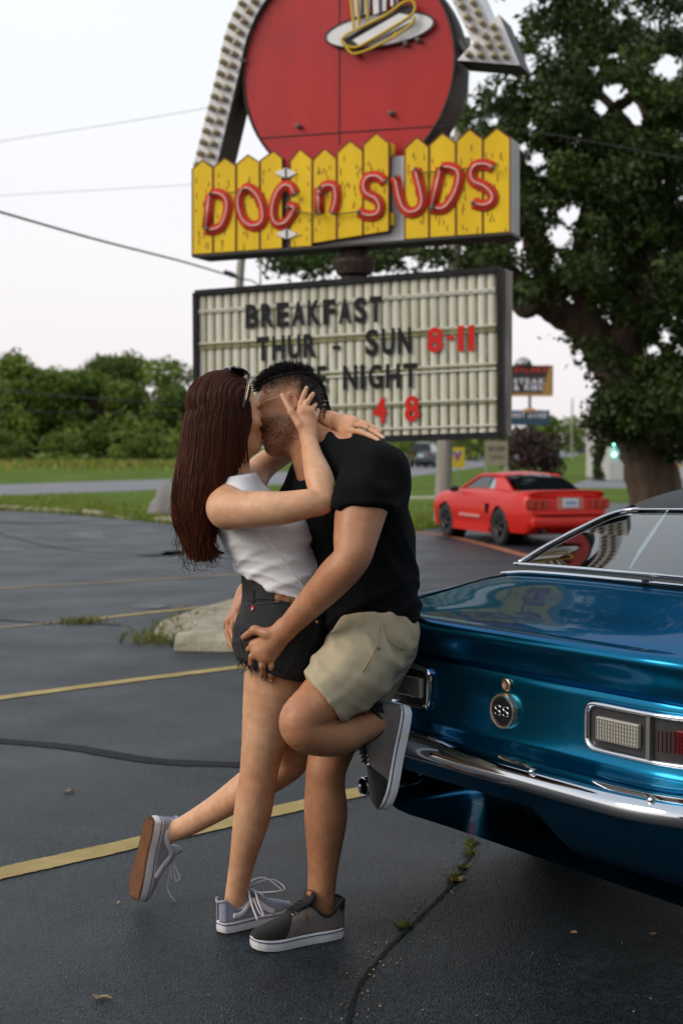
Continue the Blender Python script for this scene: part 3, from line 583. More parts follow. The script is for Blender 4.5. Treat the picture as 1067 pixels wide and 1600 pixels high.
# tray carried on the disc: plate, rim, mugs cropped by the frame, yellow tubes
tray = [S(595+86*cos(a)*.98-0*sin(a), 48-(26*sin(a))-12*cos(a), -.112) for a in np.linspace(0, 2*pi, 41)[:-1]]
tr = sp('tray', slab(tray, sn*.03), M_whtp)
sp('tray_outline', tube(np.vstack([tray, tray[:1]])+sn*.035, .008, 6, False), M_dkp, tr)
band = [S(536, 62, -.075), S(634, 8, -.075), S(650, 8, -.075), S(648, 16, -.075), S(560, 74, -.075), S(545, 74, -.075)]
sp('dark_band', slab(band, sn*.012), M_dkp, tr)
sp('white_roll', slab([S(552, 64, -.06), S(625, 22, -.06), S(640, 25, -.06), S(645, 34, -.06), S(566, 74, -.06)], sn*.025), M_whtp, tr)
for pts in (((534, 62), (545, 52), (600, 25), (630, 4), (645, 2), (647, 18), (630, 32), (580, 62), (555, 74), (538, 70), (534, 62)), ((540, 74), (556, 84), (600, 66), (640, 40), (648, 26)), ((553, 44), (547, -10)), ((561, 38), (557, -12)), ((575, 32), (571, -14)), ((617, 60), (617, 50))):
    sp('yellow_tube', tube(spline([S(*p, -.03) for p in pts], 40), .013, 7), mat('tube_yellow', (.55, .36, .01), .25), tr, smooth=True)
for (x0, x1, y0) in ((555, 578, 28), (585, 604, 24), (612, 622, 12)):
    sp('mug', slab([S(x0, y0, -.07), S(x1, y0-6, -.07), S(x1+1, -34, -.07), S(x0-2, -30, -.07)], sn*.03), M_whtp, tr)
    sp('mug_stripe', slab([S((x0+x1)/2-2, y0-2, -.038), S((x0+x1)/2+2, y0-4, -.038), S((x0+x1)/2+1, -30, -.038), S((x0+x1)/2-3, -30, -.038)], sn*.01), M_dkp, tr)
# arrow: leg, arch over the disc, head, with bulbs
arr = []
A_c = S(545, 108, -.06); r_i, r_o = R_*1.055, R_*1.275
left_in = [S(337, 262, -.06), S(358, 165, -.06)]; left_out = [S(299, 268, -.06), S(324, 170, -.06)]
inn = []; out = []
for a in np.linspace(radians(172), radians(22), 40):
    inn.append(A_c + r_i*(cos(a)*sx + sin(a)*UP)); out.append(A_c + r_o*(cos(a)*sx + sin(a)*UP))
inn = np.array([S(337, 266, -.06)] + inn + [S(744, 76, -.06)]); out = np.array([S(299, 272, -.06)] + out + [S(769, 44, -.06)])
n = len(inn); dpt = -sn*.36
V = np.vstack([inn, out, inn+dpt, out+dpt]); F = []; MI = []
for i in range(n-1):
    F += [(i, i+1, n+i+1, n+i), (2*n+i, 3*n+i, 3*n+i+1, 2*n+i+1), (i, 2*n+i, 2*n+i+1, i+1), (n+i, n+i+1, 3*n+i+1, 3*n+i)]; MI += [0, 1, 1, 0]
F += [(0, n, 3*n, 2*n), (n-1, 3*n-1, 4*n-1, 2*n-1)]; MI += [1, 1]
arrow = sp('arrow', (V, F), [M_whtp, mat('arrow_side_brown', (.075, .052, .032), .7, var=.3, scale=5)], midx=MI)
hd = [S(714, 94, -.05), S(779, 22, -.05), S(812, 102, -.05)]
sp('arrow_head', slab(hd, -sn*.40), [M_whtp, M_dkp], midx=[0, 1, 0, 1, 1])
bulb0 = None
def bulb(c):
    global bulb0
    if bulb0 is None:
        bulb0 = sp('bulb', lathe([(.026, 0), (.030, .012), (.026, .03), (.030, .05), (.031, .065), (.024, .085), (.010, .094), (.0, .095)], c, sn, 10), M_bulb, smooth=True); bulb0['_c'] = [float(v) for v in c]
    else:
        b = bulb0.copy(); COL.objects.link(b); b.location = tuple(np.asarray(c)-np.array(bulb0['_c']))
def between(t, s):                         # along the arrow (0..1), across (0..1)
    L_ = np.r_[0, np.cumsum(np.linalg.norm(np.diff((inn+out)/2, axis=0), axis=1))]; x = t*L_[-1]
    a = np.array([np.interp(x, L_, inn[:, k]) for k in range(3)]); b = np.array([np.interp(x, L_, out[:, k]) for k in range(3)]); return a+(b-a)*s
nb = 42
for k in range(nb):
    for s in (.27, .73): bulb(between((k+.4+(.25 if s > .5 else 0))/(nb+.6), s))
for (x, y) in ((773, 44), (760, 58), (779, 59), (747, 73), (766, 73), (785, 74), (734, 87), (753, 88), (774, 89), (792, 89)): bulb(S(x, y, -.05))
for k in range(0, 60): 
    t_ = (k+.5)/60
    if k % 3 == 0: sp('screw', ico(between(t_, .06)+sn*.003, .008, 0), M_dkp)
sp('brace', tube([S(695, 40, -.3), S(740, 98, -.3)], .03, 8), M_steel)
# picket board
xb = [300, 333, 369, 406, 449, 488, 526, 567, 608, 631.5, 670, 712, 754, 797]
pk = [250, 247, 242, 236, 233, 232, 220, 208, None, 214, 208, 202, 200]
FO = .10
def bot(x): return np.interp(x, [300, 805], [398, 362])
fence = sp('picket_board', slab([S(302, bot(302)+1, 0), S(796, bot(796)+1, 0), S(796, 236, 0), S(608, 244, 0), S(302, 288, 0)], -sn*.24), [M_whtp, M_dkp], midx=[0, 1, 1, 0, 1, 1, 1])
sp('board_skirt', slab([S(300, bot(300), .125), S(798, bot(798), .125), S(798, bot(798)+4, .125), S(300, bot(300)+4, .125)], -sn*.36), M_dkp)
sp('end_cap', slab([S(799, bot(797), .10), S(799, 216, .10), S(796.5, 214, .10), S(796.5, bot(797), .10)], -sn*.26), mat('end_cap_grey', (.30, .28, .27), .6, var=.15, scale=3))
g = np.random.default_rng(9)
for i in range(13):
    if pk[i] is None: continue
    x0, x1 = xb[i]+.7, xb[i+1]-.7
    if i == 3: x1 = 441
    if i == 4: x0 = 453.5
    xm = (xb[i]+xb[i+1])/2; sh = pk[i]+ (13 if i < 4 else 17)
    y0, y1 = bot(x0), bot(x1)
    if i in (5, 6, 7): y0 -= 4+(x0-488)*.09; y1 -= 4+(x1-488)*.09
    s0 = sh + (xb[i]-xm)*-.07; s1 = sh + (xb[i+1]-xm)*-.07
    pl = [S(x0, y0, FO), S(x1, y1, FO), S(x1, s1, FO)] + ([S(xm, pk[i], FO)] if True else []) + [S(x0, s0, FO)]
    p = sp('plank', slab(pl, -sn*.085), [M_ylw, M_brn], midx=[0, 1]+[1]*5); bevel(p, .006, 1)
    ed = [S(x0, y0, FO+.001), S(x0, s0, FO+.001), S(xm, pk[i], FO+.001), S(x1, s1, FO+.001), S(x1, y1, FO+.001)]
    gr = [tube(ed, .007, 4)]
    for k in range(16):
        yy = g.uniform(sh+6, y0-8); xx = g.uniform(x0+3, x1-3); l = g.uniform(4, 11)
        gr.append(tube(spline([S(xx, yy, FO), S(xx+g.normal(0, .9), yy+l*.5, FO), S(xx+g.normal(0, 1.0), yy+l, FO)], 6), .0045, 4))
    sp('grain_mark', join(gr), M_brn, p)
sp('plank_stub', slab([S(608.5, 222, .07), S(615, 226, .07), S(615, 240, .07), S(608.5, 245, .07)], -sn*.04), M_ylw)
sp('plank_stub', slab([S(608.5, 332, .07), S(615, 332, .07), S(615, 352, .07), S(608.5, 352, .07)], -sn*.04), M_ylw)
for (x, y) in ((446.5, 270.5), (448, 366)):
    d_ = sp('bracket', slab([S(x-17, y, .12), S(x, y-9, .12), S(x+17, y, .12), S(x, y+8, .12)], -sn*.025), M_whtp)
    sp('bracket_slot', slab([S(x-1.4, y-8, .123), S(x+1.4, y-8, .123), S(x+1.4, y+8, .123), S(x-1.4, y+8, .123)], -sn*.01), M_dkp, d_)
# lettering: red channel strokes with pale tubes
LET = {'D1': ([[(329, 303), (323, 357)], [(329, 303), (344, 303), (355, 313), (355, 332), (347, 352), (334, 359), (321, 358)]]), 'O1': ([[(380, 297), (374, 308), (374, 325), (382, 345), (395, 353), (407, 350), (412, 338), (409, 318), (400, 302), (388, 294), (380, 297)]]),
  'G1': ([[(461, 303), (455, 292), (445, 290), (435, 300), (428, 318), (427, 338), (434, 350), (447, 348), (458, 333), (460, 324), (449, 324)]]), 'n1': ([[(499, 293), (499, 333)], [(499, 303), (508, 291), (521, 291), (525, 300), (525, 315), (520, 333)]]),
  'S1': ([[(601, 284), (590, 276), (576, 277), (569, 288), (573, 302), (588, 311), (594, 323), (590, 334), (576, 337), (560, 331)]]), 'U1': ([[(618, 276), (624, 307), (631, 325), (642, 332), (655, 327), (660, 313), (656, 291), (649, 264)]]),
  'D2': ([[(689, 262), (675, 324)], [(689, 262), (703, 262), (715, 268), (717, 281), (711, 301), (702, 317), (691, 326), (673, 325)]]), 'S2': ([[(770, 262), (758, 257), (743, 259), (736, 271), (741, 284), (758, 292), (769, 304), (768, 315), (756, 321), (738, 317)]])}
for key, strokes in LET.items():
    L_ = None; ch = []; nb_ = []
    for st in strokes:
        q = spline([S(*p, FO+.012) for p in st], 44) if len(st) > 2 else np.array([S(*p, FO+.012) for p in st])
        ch.append(tube(q, .050, 10, True, .12, sn)); nb_.append(tube(q + sn*.026, .0095, 7))
    L_ = sp('sign_letter', join(ch), M_chan, smooth=True, label='red %s of the fence lettering' % ('letter '+key[0].upper()))
    sp('neon_tube', join(nb_), M_neon, L_, smooth=True)
    for st in strokes:
        for e_ in (st[0], st[-1]): sp('tube_support', ico(S(*e_, FO+.06), .022, 1), M_sock, L_)
for a, b in (((355, 302), (375, 299)), ((462, 330), (497, 336)), ((527, 335), (558, 331)), ((657, 270), (688, 268)), ((717, 265), (738, 262))): sp('tube_link', tube([S(*a, FO+.04), S(*b, FO+.04)], .007, 5), M_grn)
# letter board
q = [(307, 458), (781, 421), (784, 680.5), (309, 696)]; fo = [S(x, y, .02) for x, y in q]
lb = sp('letter_board', slab([fo[0], fo[1], fo[2], fo[3]], -sn*.26), M_fr); 
def bar(a, b, w, o1, m, name, par, d=.05): a = S(*a, o1); b = S(*b, o1); t = (b-a)/np.linalg.norm(b-a); return sp(name, box((a+b)/2, (np.linalg.norm(b-a), d, w), (t, sn, np.cross(t, sn))), m, par)
for a, b in ((q[0], q[1]), (q[3], q[2]), (q[0], q[3]), (q[1], q[2])): bar(a, b, .05, .045, M_fr, 'frame_bar', lb, .07)
def lbx(t, s):                             # board coordinates: t 0..1 across, s 0..1 down
    q2 = [(312, 464), (776, 427.5), (779, 675), (313, 690)]
    a = np.array(q2[0])+(np.array(q2[1])-q2[0])*t; b = np.array(q2[3])+(np.array(q2[2])-q2[3])*t; return tuple(a+(b-a)*s)
NS = 33; sl0 = None
def cell(i, t): # perspective-correct slat boundaries in the plane
    return t
gA, gB = S(*lbx(0, 0)), S(*lbx(1, 0)); hA, hB = S(*lbx(0, 1)), S(*lbx(1, 1))
def bp(t, s, o_=0): a = gA+(gB-gA)*t; b = hA+(hB-hA)*t; return a+(b-a)*s + sn*o_
for k in range(NS):
    t0, t1 = (k+.03)/NS, (k+.97)/NS; pr = []
    for j in range(7):
        u = j/6; pr.append((t0+(t1-t0)*u, .030+.014*sin(pi*u)**.7 - (.010 if j in (0, 6) else 0)))
    V = [bp(t, 0, o_) for t, o_ in pr] + [bp(t, 1, o_) for t, o_ in pr]; F = [(j, j+1, 8+j, 7+j) for j in range(6)]
    sp('board_panel', (np.array(V), F), M_lb, lb, smooth=True)
for k in range(NS+1): V, F = box((bp(k/NS, 0)+bp(k/NS, 1))/2+sn*.032, (.012, .014, np.linalg.norm(bp(0, 0)-bp(0, 1))), (sx, sn, UP)); sp('grimy_joint', (V, F), M_grime, lb)
for s in (.10, .115, .325, .34, .36, .565, .58, .60, .79, .81, .955):
    a, b = bp(0, s, .055), bp(1, s, .055); t = (b-a)/np.linalg.norm(b-a); sp('letter_track', box((a+b)/2, (np.linalg.norm(b-a), .014, .010 if s in (.115, .34, .58, .81) else .016), (t, sn, np.cross(t, sn))), M_grime if s in (.34, .58, .81, .36) else M_lb, lb)
WORDS = [('BREAKFAST', 384, 597, 476, 513, 462, 503, M_lblk), ('THUR', 401, 494, 527, 565, 521, 558, M_lblk), ('-', 520, 531, 540, 546, 539.5, 545.5, M_lblk), ('SUN', 571, 642, 515, 556, 511, 552, M_lblk), ('8', 667, 692, 512, 551, 511, 550, M_lred), ('-', 698, 709, 525, 531, 524.5, 530.5, M_lred), ('11', 715, 741, 509, 549, 508, 548, M_lred),
         ('CRUISE', 414, 510, 577, 615, 571, 611, M_lblk), ('NIGHT', 536, 652, 571, 609, 567, 605, M_lblk), ('4', 583, 604, 621, 661, 620, 660, M_lred), ('8', 632, 655, 619, 659, 618, 658, M_lred)]
for wd, xa, xb_, ya0, ya1, yb0, yb1, m in WORDS:
    n = len(wd); ws = [glyph(c, .02)[2]**.0*(.32 if c in 'I1' else 1.0) for c in wd]; tot = sum(ws)+(n-1)*.24; x = 0
    if wd == '-': ws = [1]; tot = 1
    for c, w_ in zip(wd, ws):
        f0, f1 = x/tot, (x+w_)/tot; X0, X1 = xa+(xb_-xa)*f0, xa+(xb_-xa)*f1
        top, bo = ya0+(yb0-ya0)*f0, ya1+(yb1-ya1)*f0; o_ = S(X0, bo, .060); ex = S(X1, bo+(yb1-ya1)*(f1-f0), .060)-o_; ey = S(X0, top, .060)-o_
        if c == '-': geo = (lambda p: p)(slab([o_, o_+ex, o_+ex+ey, o_+ey], sn*.006))
        else: geo = glyph_on(c, o_, ex, ey, sn*.006, .035)
        sp('board_letter', geo, m, lb, label=None); x += w_+.24
# weathered sheet metal on the board's end
a = S(785.5, 421, .02)-sn*.02; 
V, F = box((S(783, 421, .02)+S(786, 680, .02))/2 - sn*.13 + sx*.012, (.02, .22, 1.46), (sx, sn, UP)); sp('end_sheet', (V, F), mat('peeling_sheet', (.014, .015, .018), .6, var=.3, scale=2.6, col2=(.36, .29, .24), stretch=(1, 1, .3), detail=6, spec=.2), lb)
# ================================================================== cars
def paint(name, col, rough=.1, metal=.75, coat=.5, flake=.12):
    m = mat(name, col, rough, metal, var=flake, scale=900, spec=.5, coat=coat, detail=1); return m
M_blue = paint('metallic_blue_paint', (.0035, .14, .27), .24, .95, .26, .15)
M_blue.node_tree.nodes['Principled BSDF'].inputs['Specular Tint'].default_value = (.10, .43, .62, 1)
M_chrome = mat('chrome', (.64, .65, .68), .06, 1.0); M_vinyl = mat('black_vinyl', (.016, .02, .024), .45, bump=.25, bscale=260, dist=.002); M_under = mat('underbody_black', (.004, .004, .0045), .9, spec=.1)
M_tyre = mat('tyre_rubber', (.014, .014, .015), .75); M_lensred = mat('red_lens', (.16, .006, .008), .15); M_lensclr = mat('clear_lens', (.42, .40, .35), .12, spec=.8); M_seat = mat('seat_black', (.012, .012, .013), .6)
def glassmat(name, tint=(.5, .62, .6), f0=.10):
    m = bpy.data.materials.new(name); m.use_nodes = True; nt = m.node_tree; N = nt.nodes; L = nt.links; N.remove(N['Principled BSDF'])
    g = N.new('ShaderNodeBsdfGlossy'); g.inputs['Roughness'].default_value = .015; t = N.new('ShaderNodeBsdfTransparent'); t.inputs[0].default_value = (*tint, 1)
    fr = N.new('ShaderNodeFresnel'); fr.inputs[0].default_value = 1.55; mr = N.new('ShaderNodeMapRange'); mr.inputs[1].default_value = .04; mr.inputs[2].default_value = 1; mr.inputs[3].default_value = f0; mr.inputs[4].default_value = 1
    L.new(fr.outputs[0], mr.inputs[0]); mx = N.new('ShaderNodeMixShader'); L.new(mr.outputs[0], mx.inputs[0]); L.new(t.outputs[0], mx.inputs[1]); L.new(g.outputs[0], mx.inputs[2]); L.new(mx.outputs[0], N['Material Output'].inputs['Surface']); return m
M_glass = glassmat('car_glass', (.22, .33, .34), .20)
def interp(x, xs, ys): return float(np.interp(x, xs, ys))
def smooth_i(xs, ys):                     # smooth interpolation through control points
    xs = np.array(xs, float); ys = np.array(ys, float); d = np.gradient(ys, xs)
    def f(x):
        x = min(max(x, xs[0]), xs[-1]); i = min(max(np.searchsorted(xs, x)-1, 0), len(xs)-2); h = xs[i+1]-xs[i]; t = (x-xs[i])/h
        return float((2*t**3-3*t*t+1)*ys[i] + (t**3-2*t*t+t)*h*d[i] + (-2*t**3+3*t*t)*ys[i+1] + (t**3-t*t)*h*d[i+1])
    return f
class Frame:
    def __init__(s, o, fwd, sc=1.0): s.o = np.array([o[0], o[1], 0.0]); f = np.array([fwd[0], fwd[1], 0.]); s.f = f/np.linalg.norm(f); s.r = np.array([s.f[1], -s.f[0], 0]); s.sc = sc
    def __call__(s, u, f, z): return s.o + s.sc*(s.r*u + s.f*f + np.array([0, 0, z]))
    def geo(s, g): V, F = g; V = np.asarray(V, float); return s.o + s.sc*(V[:, :1]*s.r + V[:, 1:2]*s.f + V[:, 2:]*np.array([0, 0, 1.])), F
# local coordinates: (u right, f forward, z up)
def wheel(t, K, u, f, R=.33, w=.22, rim=None, style=5):
    sg = 1 if u > 0 else -1; ax = (sg, 0, 0)
    ty = obj('tyre', K.geo(lathe([(R*.62, -w/2), (R*.9, -w/2), (R, -w*.36), (R, w*.36), (R*.92, w/2), (R*.64, w*.48), (R*.62, w*.3), (R*.2, w*.2)], (u, f, R), ax, 32)), M_tyre, t, smooth=True); shade(ty, 40)
    gs = [lathe([(R*.62, -w*.2), (R*.64, w*.46), (R*.58, w*.44), (R*.55, w*.2), (R*.1, w*.1)], (u, f, R), ax, 28)]
    for k in range(style):
        a = k*2*pi/style; d = np.array([0, cos(a), sin(a)]); p = np.array([u, f, R]); gs.append(tube([p+np.array([sg*w*.42, 0, 0])+d*R*.08, p+np.array([sg*w*.38, 0, 0])+d*R*.58], [R*.1, R*.07], 6, True, .5, (1, 0, 0)))
    gs.append(lathe([(R*.14, w*.1), (R*.14, w*.44), (.0, w*.46)], (u, f, R), ax, 12))
    obj('rim', K.geo(join(gs)), rim or M_steel, ty, smooth=True)
def body_loft(K, t, st, sec, m, arches=(), aR=.37, name='body', cut=None):
    rows = []
    for f in st: rows.append([(u, f, z) for u, z in sec(f)])
    n = len(rows[0]); V = []; F = []
    for r in rows: V += [(-u, f, z) for u, f, z in r[::-1]] + r[1:]
    k = 2*n-1; V = np.array(V, float)
    for i in range(len(rows)-1):
        for j in range(k-1):
            q = (i*k+j, i*k+j+1, (i+1)*k+j+1, (i+1)*k+j); c = V[list(q)].mean(0)
            if cut is not None and cut(c): continue
            if any((c[1]-a)**2+(c[2]-.33)**2 < aR*aR and abs(c[0]) > .55 for a in arches): continue
            F.append(q)
    o = obj(name, K.geo((V, F)), m, t, smooth=True); return o
# ---------------------------------------------------------------- the blue car in front
BD = np.array([.578, -.816, 0]); C0 = G(773, 1113, .72)
K = Frame(C0, (.816, .578))
blue = thing('vintage_coupe', 'metallic blue vintage coupe with chrome bumper and SS badge, partly out of frame', 'car', K(0, 2, 0))
WB = 2.745; RA, FA = 1.02, 1.02+2.745
off = lambda u: .28*max(0, (abs(u)-.46)/.43)**2.3
Wf0 = smooth_i([.28, .6, 1.1, 1.8, 2.6, 3.6, 4.2, 4.5, 4.66], [.89, .91, .925, .91, .90, .915, .89, .84, .72])
Wf = lambda f: .46+.43*max(0, f/.28)**(1/2.3) if f < .28 else Wf0(f)
Df = smooth_i([0, .08, .3, .64, .9, 2.9, 3.2, 4.2, 4.66], [.935, .952, .985, 1.035, 1.03, 1.0, .985, .90, .80])
Sf = smooth_i([0, .3, .7, 1.1, 1.6, 2.4, 3.2, 4.2, 4.66], [.90, .945, .968, .965, .93, .91, .91, .87, .76])
def secB(f):
    W, S_, D = Wf(f), Sf(f), Df(f); b = interp(f, [0, .2, 4.4, 4.66], [.45, .24, .24, .4])
    p = [(0, b), (.6*W, b), (.9*W, b), (.955*W, b+.05), (.985*W, .42), (W, .56), (W, .68), (.985*W, .78), (.965*W, S_-.045), (.94*W, S_-.012), (.905*W, S_+.002), (.84*W, S_+(D-S_)*.35), (.72*W, D-.018), (.5*W, D-.006), (.25*W, D-.001), (0, D)]
    return [tuple(q) for q in spline(p, 45)]
st = np.r_[np.linspace(.0, .3, 16)**1, np.linspace(.34, 4.5, 90), np.linspace(4.53, 4.66, 6)]
st[0] = .004
body = body_loft(K, blue, st, secB, M_blue, (RA, FA), cut=lambda c: c[1] < .275 and (c[2] < .885 or (abs(c[0]) > .5 and c[2] < .915)))
# tail: lip, cove, panel, ledge, valance as one folded surface
prof = spline([(.06, .948), (.025, .944), (.006, .936), (.0, .925), (.004, .91), (.03, .868), (.044, .838)], 24).tolist() + [(.058, .833), (.060, .826), (.046, .821)] + spline([(.043, .815), (.042, .77), (.040, .70), (.034, .655), (.022, .638), (-.012, .622), (-.022, .612), (-.02, .59)], 22).tolist()
def tail(us, pf, m, name, zcut=True):
    V = []; nP = len(pf)
    for u in us:
        o_ = off(u); e = max(0, (abs(u)-.5)/.39)
        for f, z in pf:
            zz = z - (.05*e*e if z > .86 else .05*e*e*max(0, (z-.62)/.24)); V.append((u, f*(1-.5*e)+o_, zz))
    F = [(i*nP+j, (i+1)*nP+j, (i+1)*nP+j+1, i*nP+j+1) for i in range(len(us)-1) for j in range(nP-1)]
    return obj(name, K.geo((np.array(V), F)), m, blue, smooth=True)
US = np.linspace(-.89, .89, 90)
shade(tail(US, prof, M_blue, 'tail_panel'), 40)
def valance():
    V = []; us = np.linspace(-.87, .87, 120); n = 7
    for u in us:
        lo = .345 if .15 < u < .62 else (.47 if u < .10 else np.interp(u, [.10, .15], [.47, .36])) if u < .3 else np.interp(u, [.62, .70], [.345, .46])
        if -.6 < u < .10: lo = .47+.0*u
        for k in range(n):
            s = k/(n-1); z = .565+(lo-.565)*s; V.append((u, -.008+.15*((.565-z)/.2)**1.25*.9+off(u)+.02*(abs(u) > .8), z))
        V.append((u, off(u)+.26, lo+.012))
    n += 1; F = [(i*n+j, (i+1)*n+j, (i+1)*n+j+1, i*n+j+1) for i in range(len(us)-1) for j in range(n-1)]
    return obj('valance', K.geo((np.array(V), F)), M_blue, blue, smooth=True)
valance()
bp_ = spline([(-.015, .622), (-.055, .620), (-.090, .606), (-.103, .588), (-.100, .568), (-.085, .556), (-.03, .552)], 24)
def bumper():
    us = np.r_[np.linspace(-.905, -.5, 30), np.linspace(-.48, .48, 20), np.linspace(.5, .905, 30)]; V = []; n = len(bp_)
    for u in us:
        e = max(0, (abs(u)-.5)/.4); o_ = off(min(abs(u), .89))+max(0, abs(u)-.84)*2.2; a = atan2(.28*2.3/.43*max(0, (abs(u)-.46)/.43)**1.3, 1)
        for f, z in bp_: V.append((u - (1 if u > 0 else -1)*f*sin(a)*.9, f*cos(a)+o_, z - .004*e))
    F = [(i*n+j, (i+1)*n+j, (i+1)*n+j+1, i*n+j+1) for i in range(len(us)-1) for j in range(n-1)]
    return obj('bumper', K.geo((np.array(V), F)), M_chrome, blue, smooth=True)
bmp = bumper()
for u in (-.62, .24, .62): obj('bumper_bolt', K.geo(ico((u, -.088+off(u), .612), (.011, .008, .009), 2)), M_chrome, bmp, smooth=True)
# trunk gaps
def deck_pt(u, f): 
    W, S_, D = Wf(f), Sf(f), Df(f); s = secB(f); us_ = np.array([q[0] for q in s[20:]])[::-1]; zs = np.array([q[1] for q in s[20:]])[::-1]; return (u, f, float(np.interp(abs(u), us_, zs)))
for sg in (-1, 1):
    pts = np.array([deck_pt(sg*u, f) for u, f in ((.655, .16), (.672, .26), (.675, .4), (.668, .56), (.64, .615))])+[0, 0, .0005]
    obj('trunk_gap', K.geo(tube(spline(pts, 24), .0035, 6)), M_under, blue)
pts = np.array([deck_pt(u, .612+.012*u*u) for u in np.linspace(-.64, .64, 15)]); obj('trunk_gap', K.geo(tube(pts, .0035, 6)), M_under, blue)
# tail lights
M_housing = mat('lamp_housing', (.03, .03, .03), .35, var=.2, scale=20)
def rrect(u0, u1, z0, z1, r, n=5):
    out = []
    for cx, cz, a0 in ((u1-r, z1-r, 0), (u0+r, z1-r, pi/2), (u0+r, z0+r, pi), (u1-r, z0+r, 1.5*pi)):
        for k in range(n): a = a0+k*(pi/2)/(n-1); out.append((cx+r*cos(a), cz+r*sin(a)))
    fin = []
    for i, p in enumerate(out):
        q = out[(i+1) % len(out)]; fin.append(p); d = ((q[0]-p[0])**2+(q[1]-p[1])**2)**.5; k = int(d/.03)
        fin += [(p[0]+(q[0]-p[0])*j/(k+1), p[1]+(q[1]-p[1])*j/(k+1)) for j in range(1, k+1)]
    return fin
def tail_light(sg):
    us = sorted((sg*.315, sg*.755)); fo = lambda u: .042*(1-.5*max(0, (abs(u)-.5)/.39))-.008+off(u)
    rr = rrect(us[0], us[1], .668, .803, .028); L_ = None
    rr2 = rrect(us[0]+.016, us[1]-.016, .684, .787, .02); n = len(rr); V = []
    rr2 = [(um_+(x-um_)*(us[1]-us[0]-.032)/(us[1]-us[0]), zm_+(z-zm_)*(.103/.135)) for um_, zm_ in (((us[0]+us[1])/2, .7355),) for x, z in rr]
    for d, (A, B) in enumerate(((rr, 0.0), (rr, -.014), (rr, 0), (rr2, 0), (rr2, 0))):
        for k in range(n):
            if d == 0: q = (rr[k][0], fo(rr[k][0])+.01, rr[k][1])
            elif d == 1: q = (rr[k][0]*.9+rr2[k][0]*.1, fo(rr[k][0])-.008, rr[k][1]*.9+rr2[k][1]*.1)
            elif d == 2: q = ((rr[k][0]+rr2[k][0])/2, fo(rr[k][0])-.016, (rr[k][1]+rr2[k][1])/2)
            elif d == 3: q = (rr2[k][0], fo(rr2[k][0])-.010, rr2[k][1])
            else: q = (rr2[k][0], fo(rr2[k][0])-.002, rr2[k][1])
            V.append(q)
    F = [(d*n+k, d*n+(k+1) % n, (d+1)*n+(k+1) % n, (d+1)*n+k) for d in range(4) for k in range(n)]
    bz = obj('tail_light', K.geo((np.array(V), F)), M_chrome, blue, smooth=True)
    obj('lamp_housing', K.geo(grid(lambda a, b: np.array((us[0]+.017+(us[1]-us[0]-.034)*a, fo(us[0]+.017+(us[1]-us[0]-.034)*a)-.001, .685+.101*b)), 24, 2)), M_housing, bz)
    um = (us[0]+us[1])/2; V, F = box((um, fo(um)-.008, .7355), (.012, .014, .104)); obj('divider', K.geo((V, F)), mat('satin_trim', (.22, .21, .19), .35, metal=.6), bz)
    for side in (0, 1):
        inner = (side == 0) == (sg > 0); a, b = (us[0]+.034, um-.026) if side == 0 else (um+.026, us[1]-.034)
        if inner: a, b = (a+.012, b-.004)
        z0, z1 = (.704, .764); mm = M_lensclr if inner else M_lensred; g_ = []; uu = (a+b)/2
        ln = obj('lens', K.geo(box((uu, fo(uu)-.008, (z0+z1)/2), (b-a, .016, z1-z0))), mm, bz); bevel(ln, .004)
        rb = []
        for k in range(15): x = a+(b-a)*(k+.5)/15; rb.append(box((x, fo(x)-.0165, (z0+z1)/2), (.0022, .003, z1-z0-.006)))
        for k in range(6): z = z0+(z1-z0)*(k+.5)/6; rb.append(box((uu, fo(uu)-.0165, z), (b-a-.006, .0031, .0018)))
        obj('lens_ribs', K.geo(join(rb)), mat('lens_rib', (.16, .15, .13), .3) if inner else mat('lens_rib_red', (.06, .003, .004), .3), bz, kind='stuff')
for sg in (-1, 1): tail_light(sg)
# SS fuel cap badge and lock
cb = np.array((0, .041, .72)); dn = (0, -1, 0)
bd = obj('fuel_cap', K.geo(lathe([(.050, -.01), (.050, .012), (.047, .018), (.042, .017), (.041, .010), (.0, .010)], cb, dn, 40)), mat('cap_rim_gold', (.62, .50, .38), .25, metal=.9), blue, smooth=True); shade(bd, 40)
obj('cap_face', K.geo(lathe([(.0405, .0), (.0405, .0125), (.038, .014), (.0, .0145)], cb, dn, 40)), mat('cap_black', (.006, .006, .007), .3), bd)
for k, u in enumerate((-.030, .002)):
    pts = [(.0255, .0150), (.019, .0185), (.009, .0185), (.0025, .0145), (.0055, .0088), (.013, .0060), (.0205, .0032), (.0240, -.002), (.0190, -.0070), (.009, -.0072), (.0015, -.0040)]
    q = np.array([(u+x, .0245, .7155+z) for x, z in pts]); obj('badge_letter', K.geo(tube(spline(q, 40), .0023, 7, True, .6, (0, 1, 0))), M_chrome, bd, smooth=True)
obj('trunk_lock', K.geo(lathe([(.019, -.01), (.019, .006), (.016, .010), (.012, .008), (.0, .009)], (.003, .043, .793), dn, 24)), mat('lock_brass', (.62, .42, .28), .25, metal=.95), blue, smooth=True)
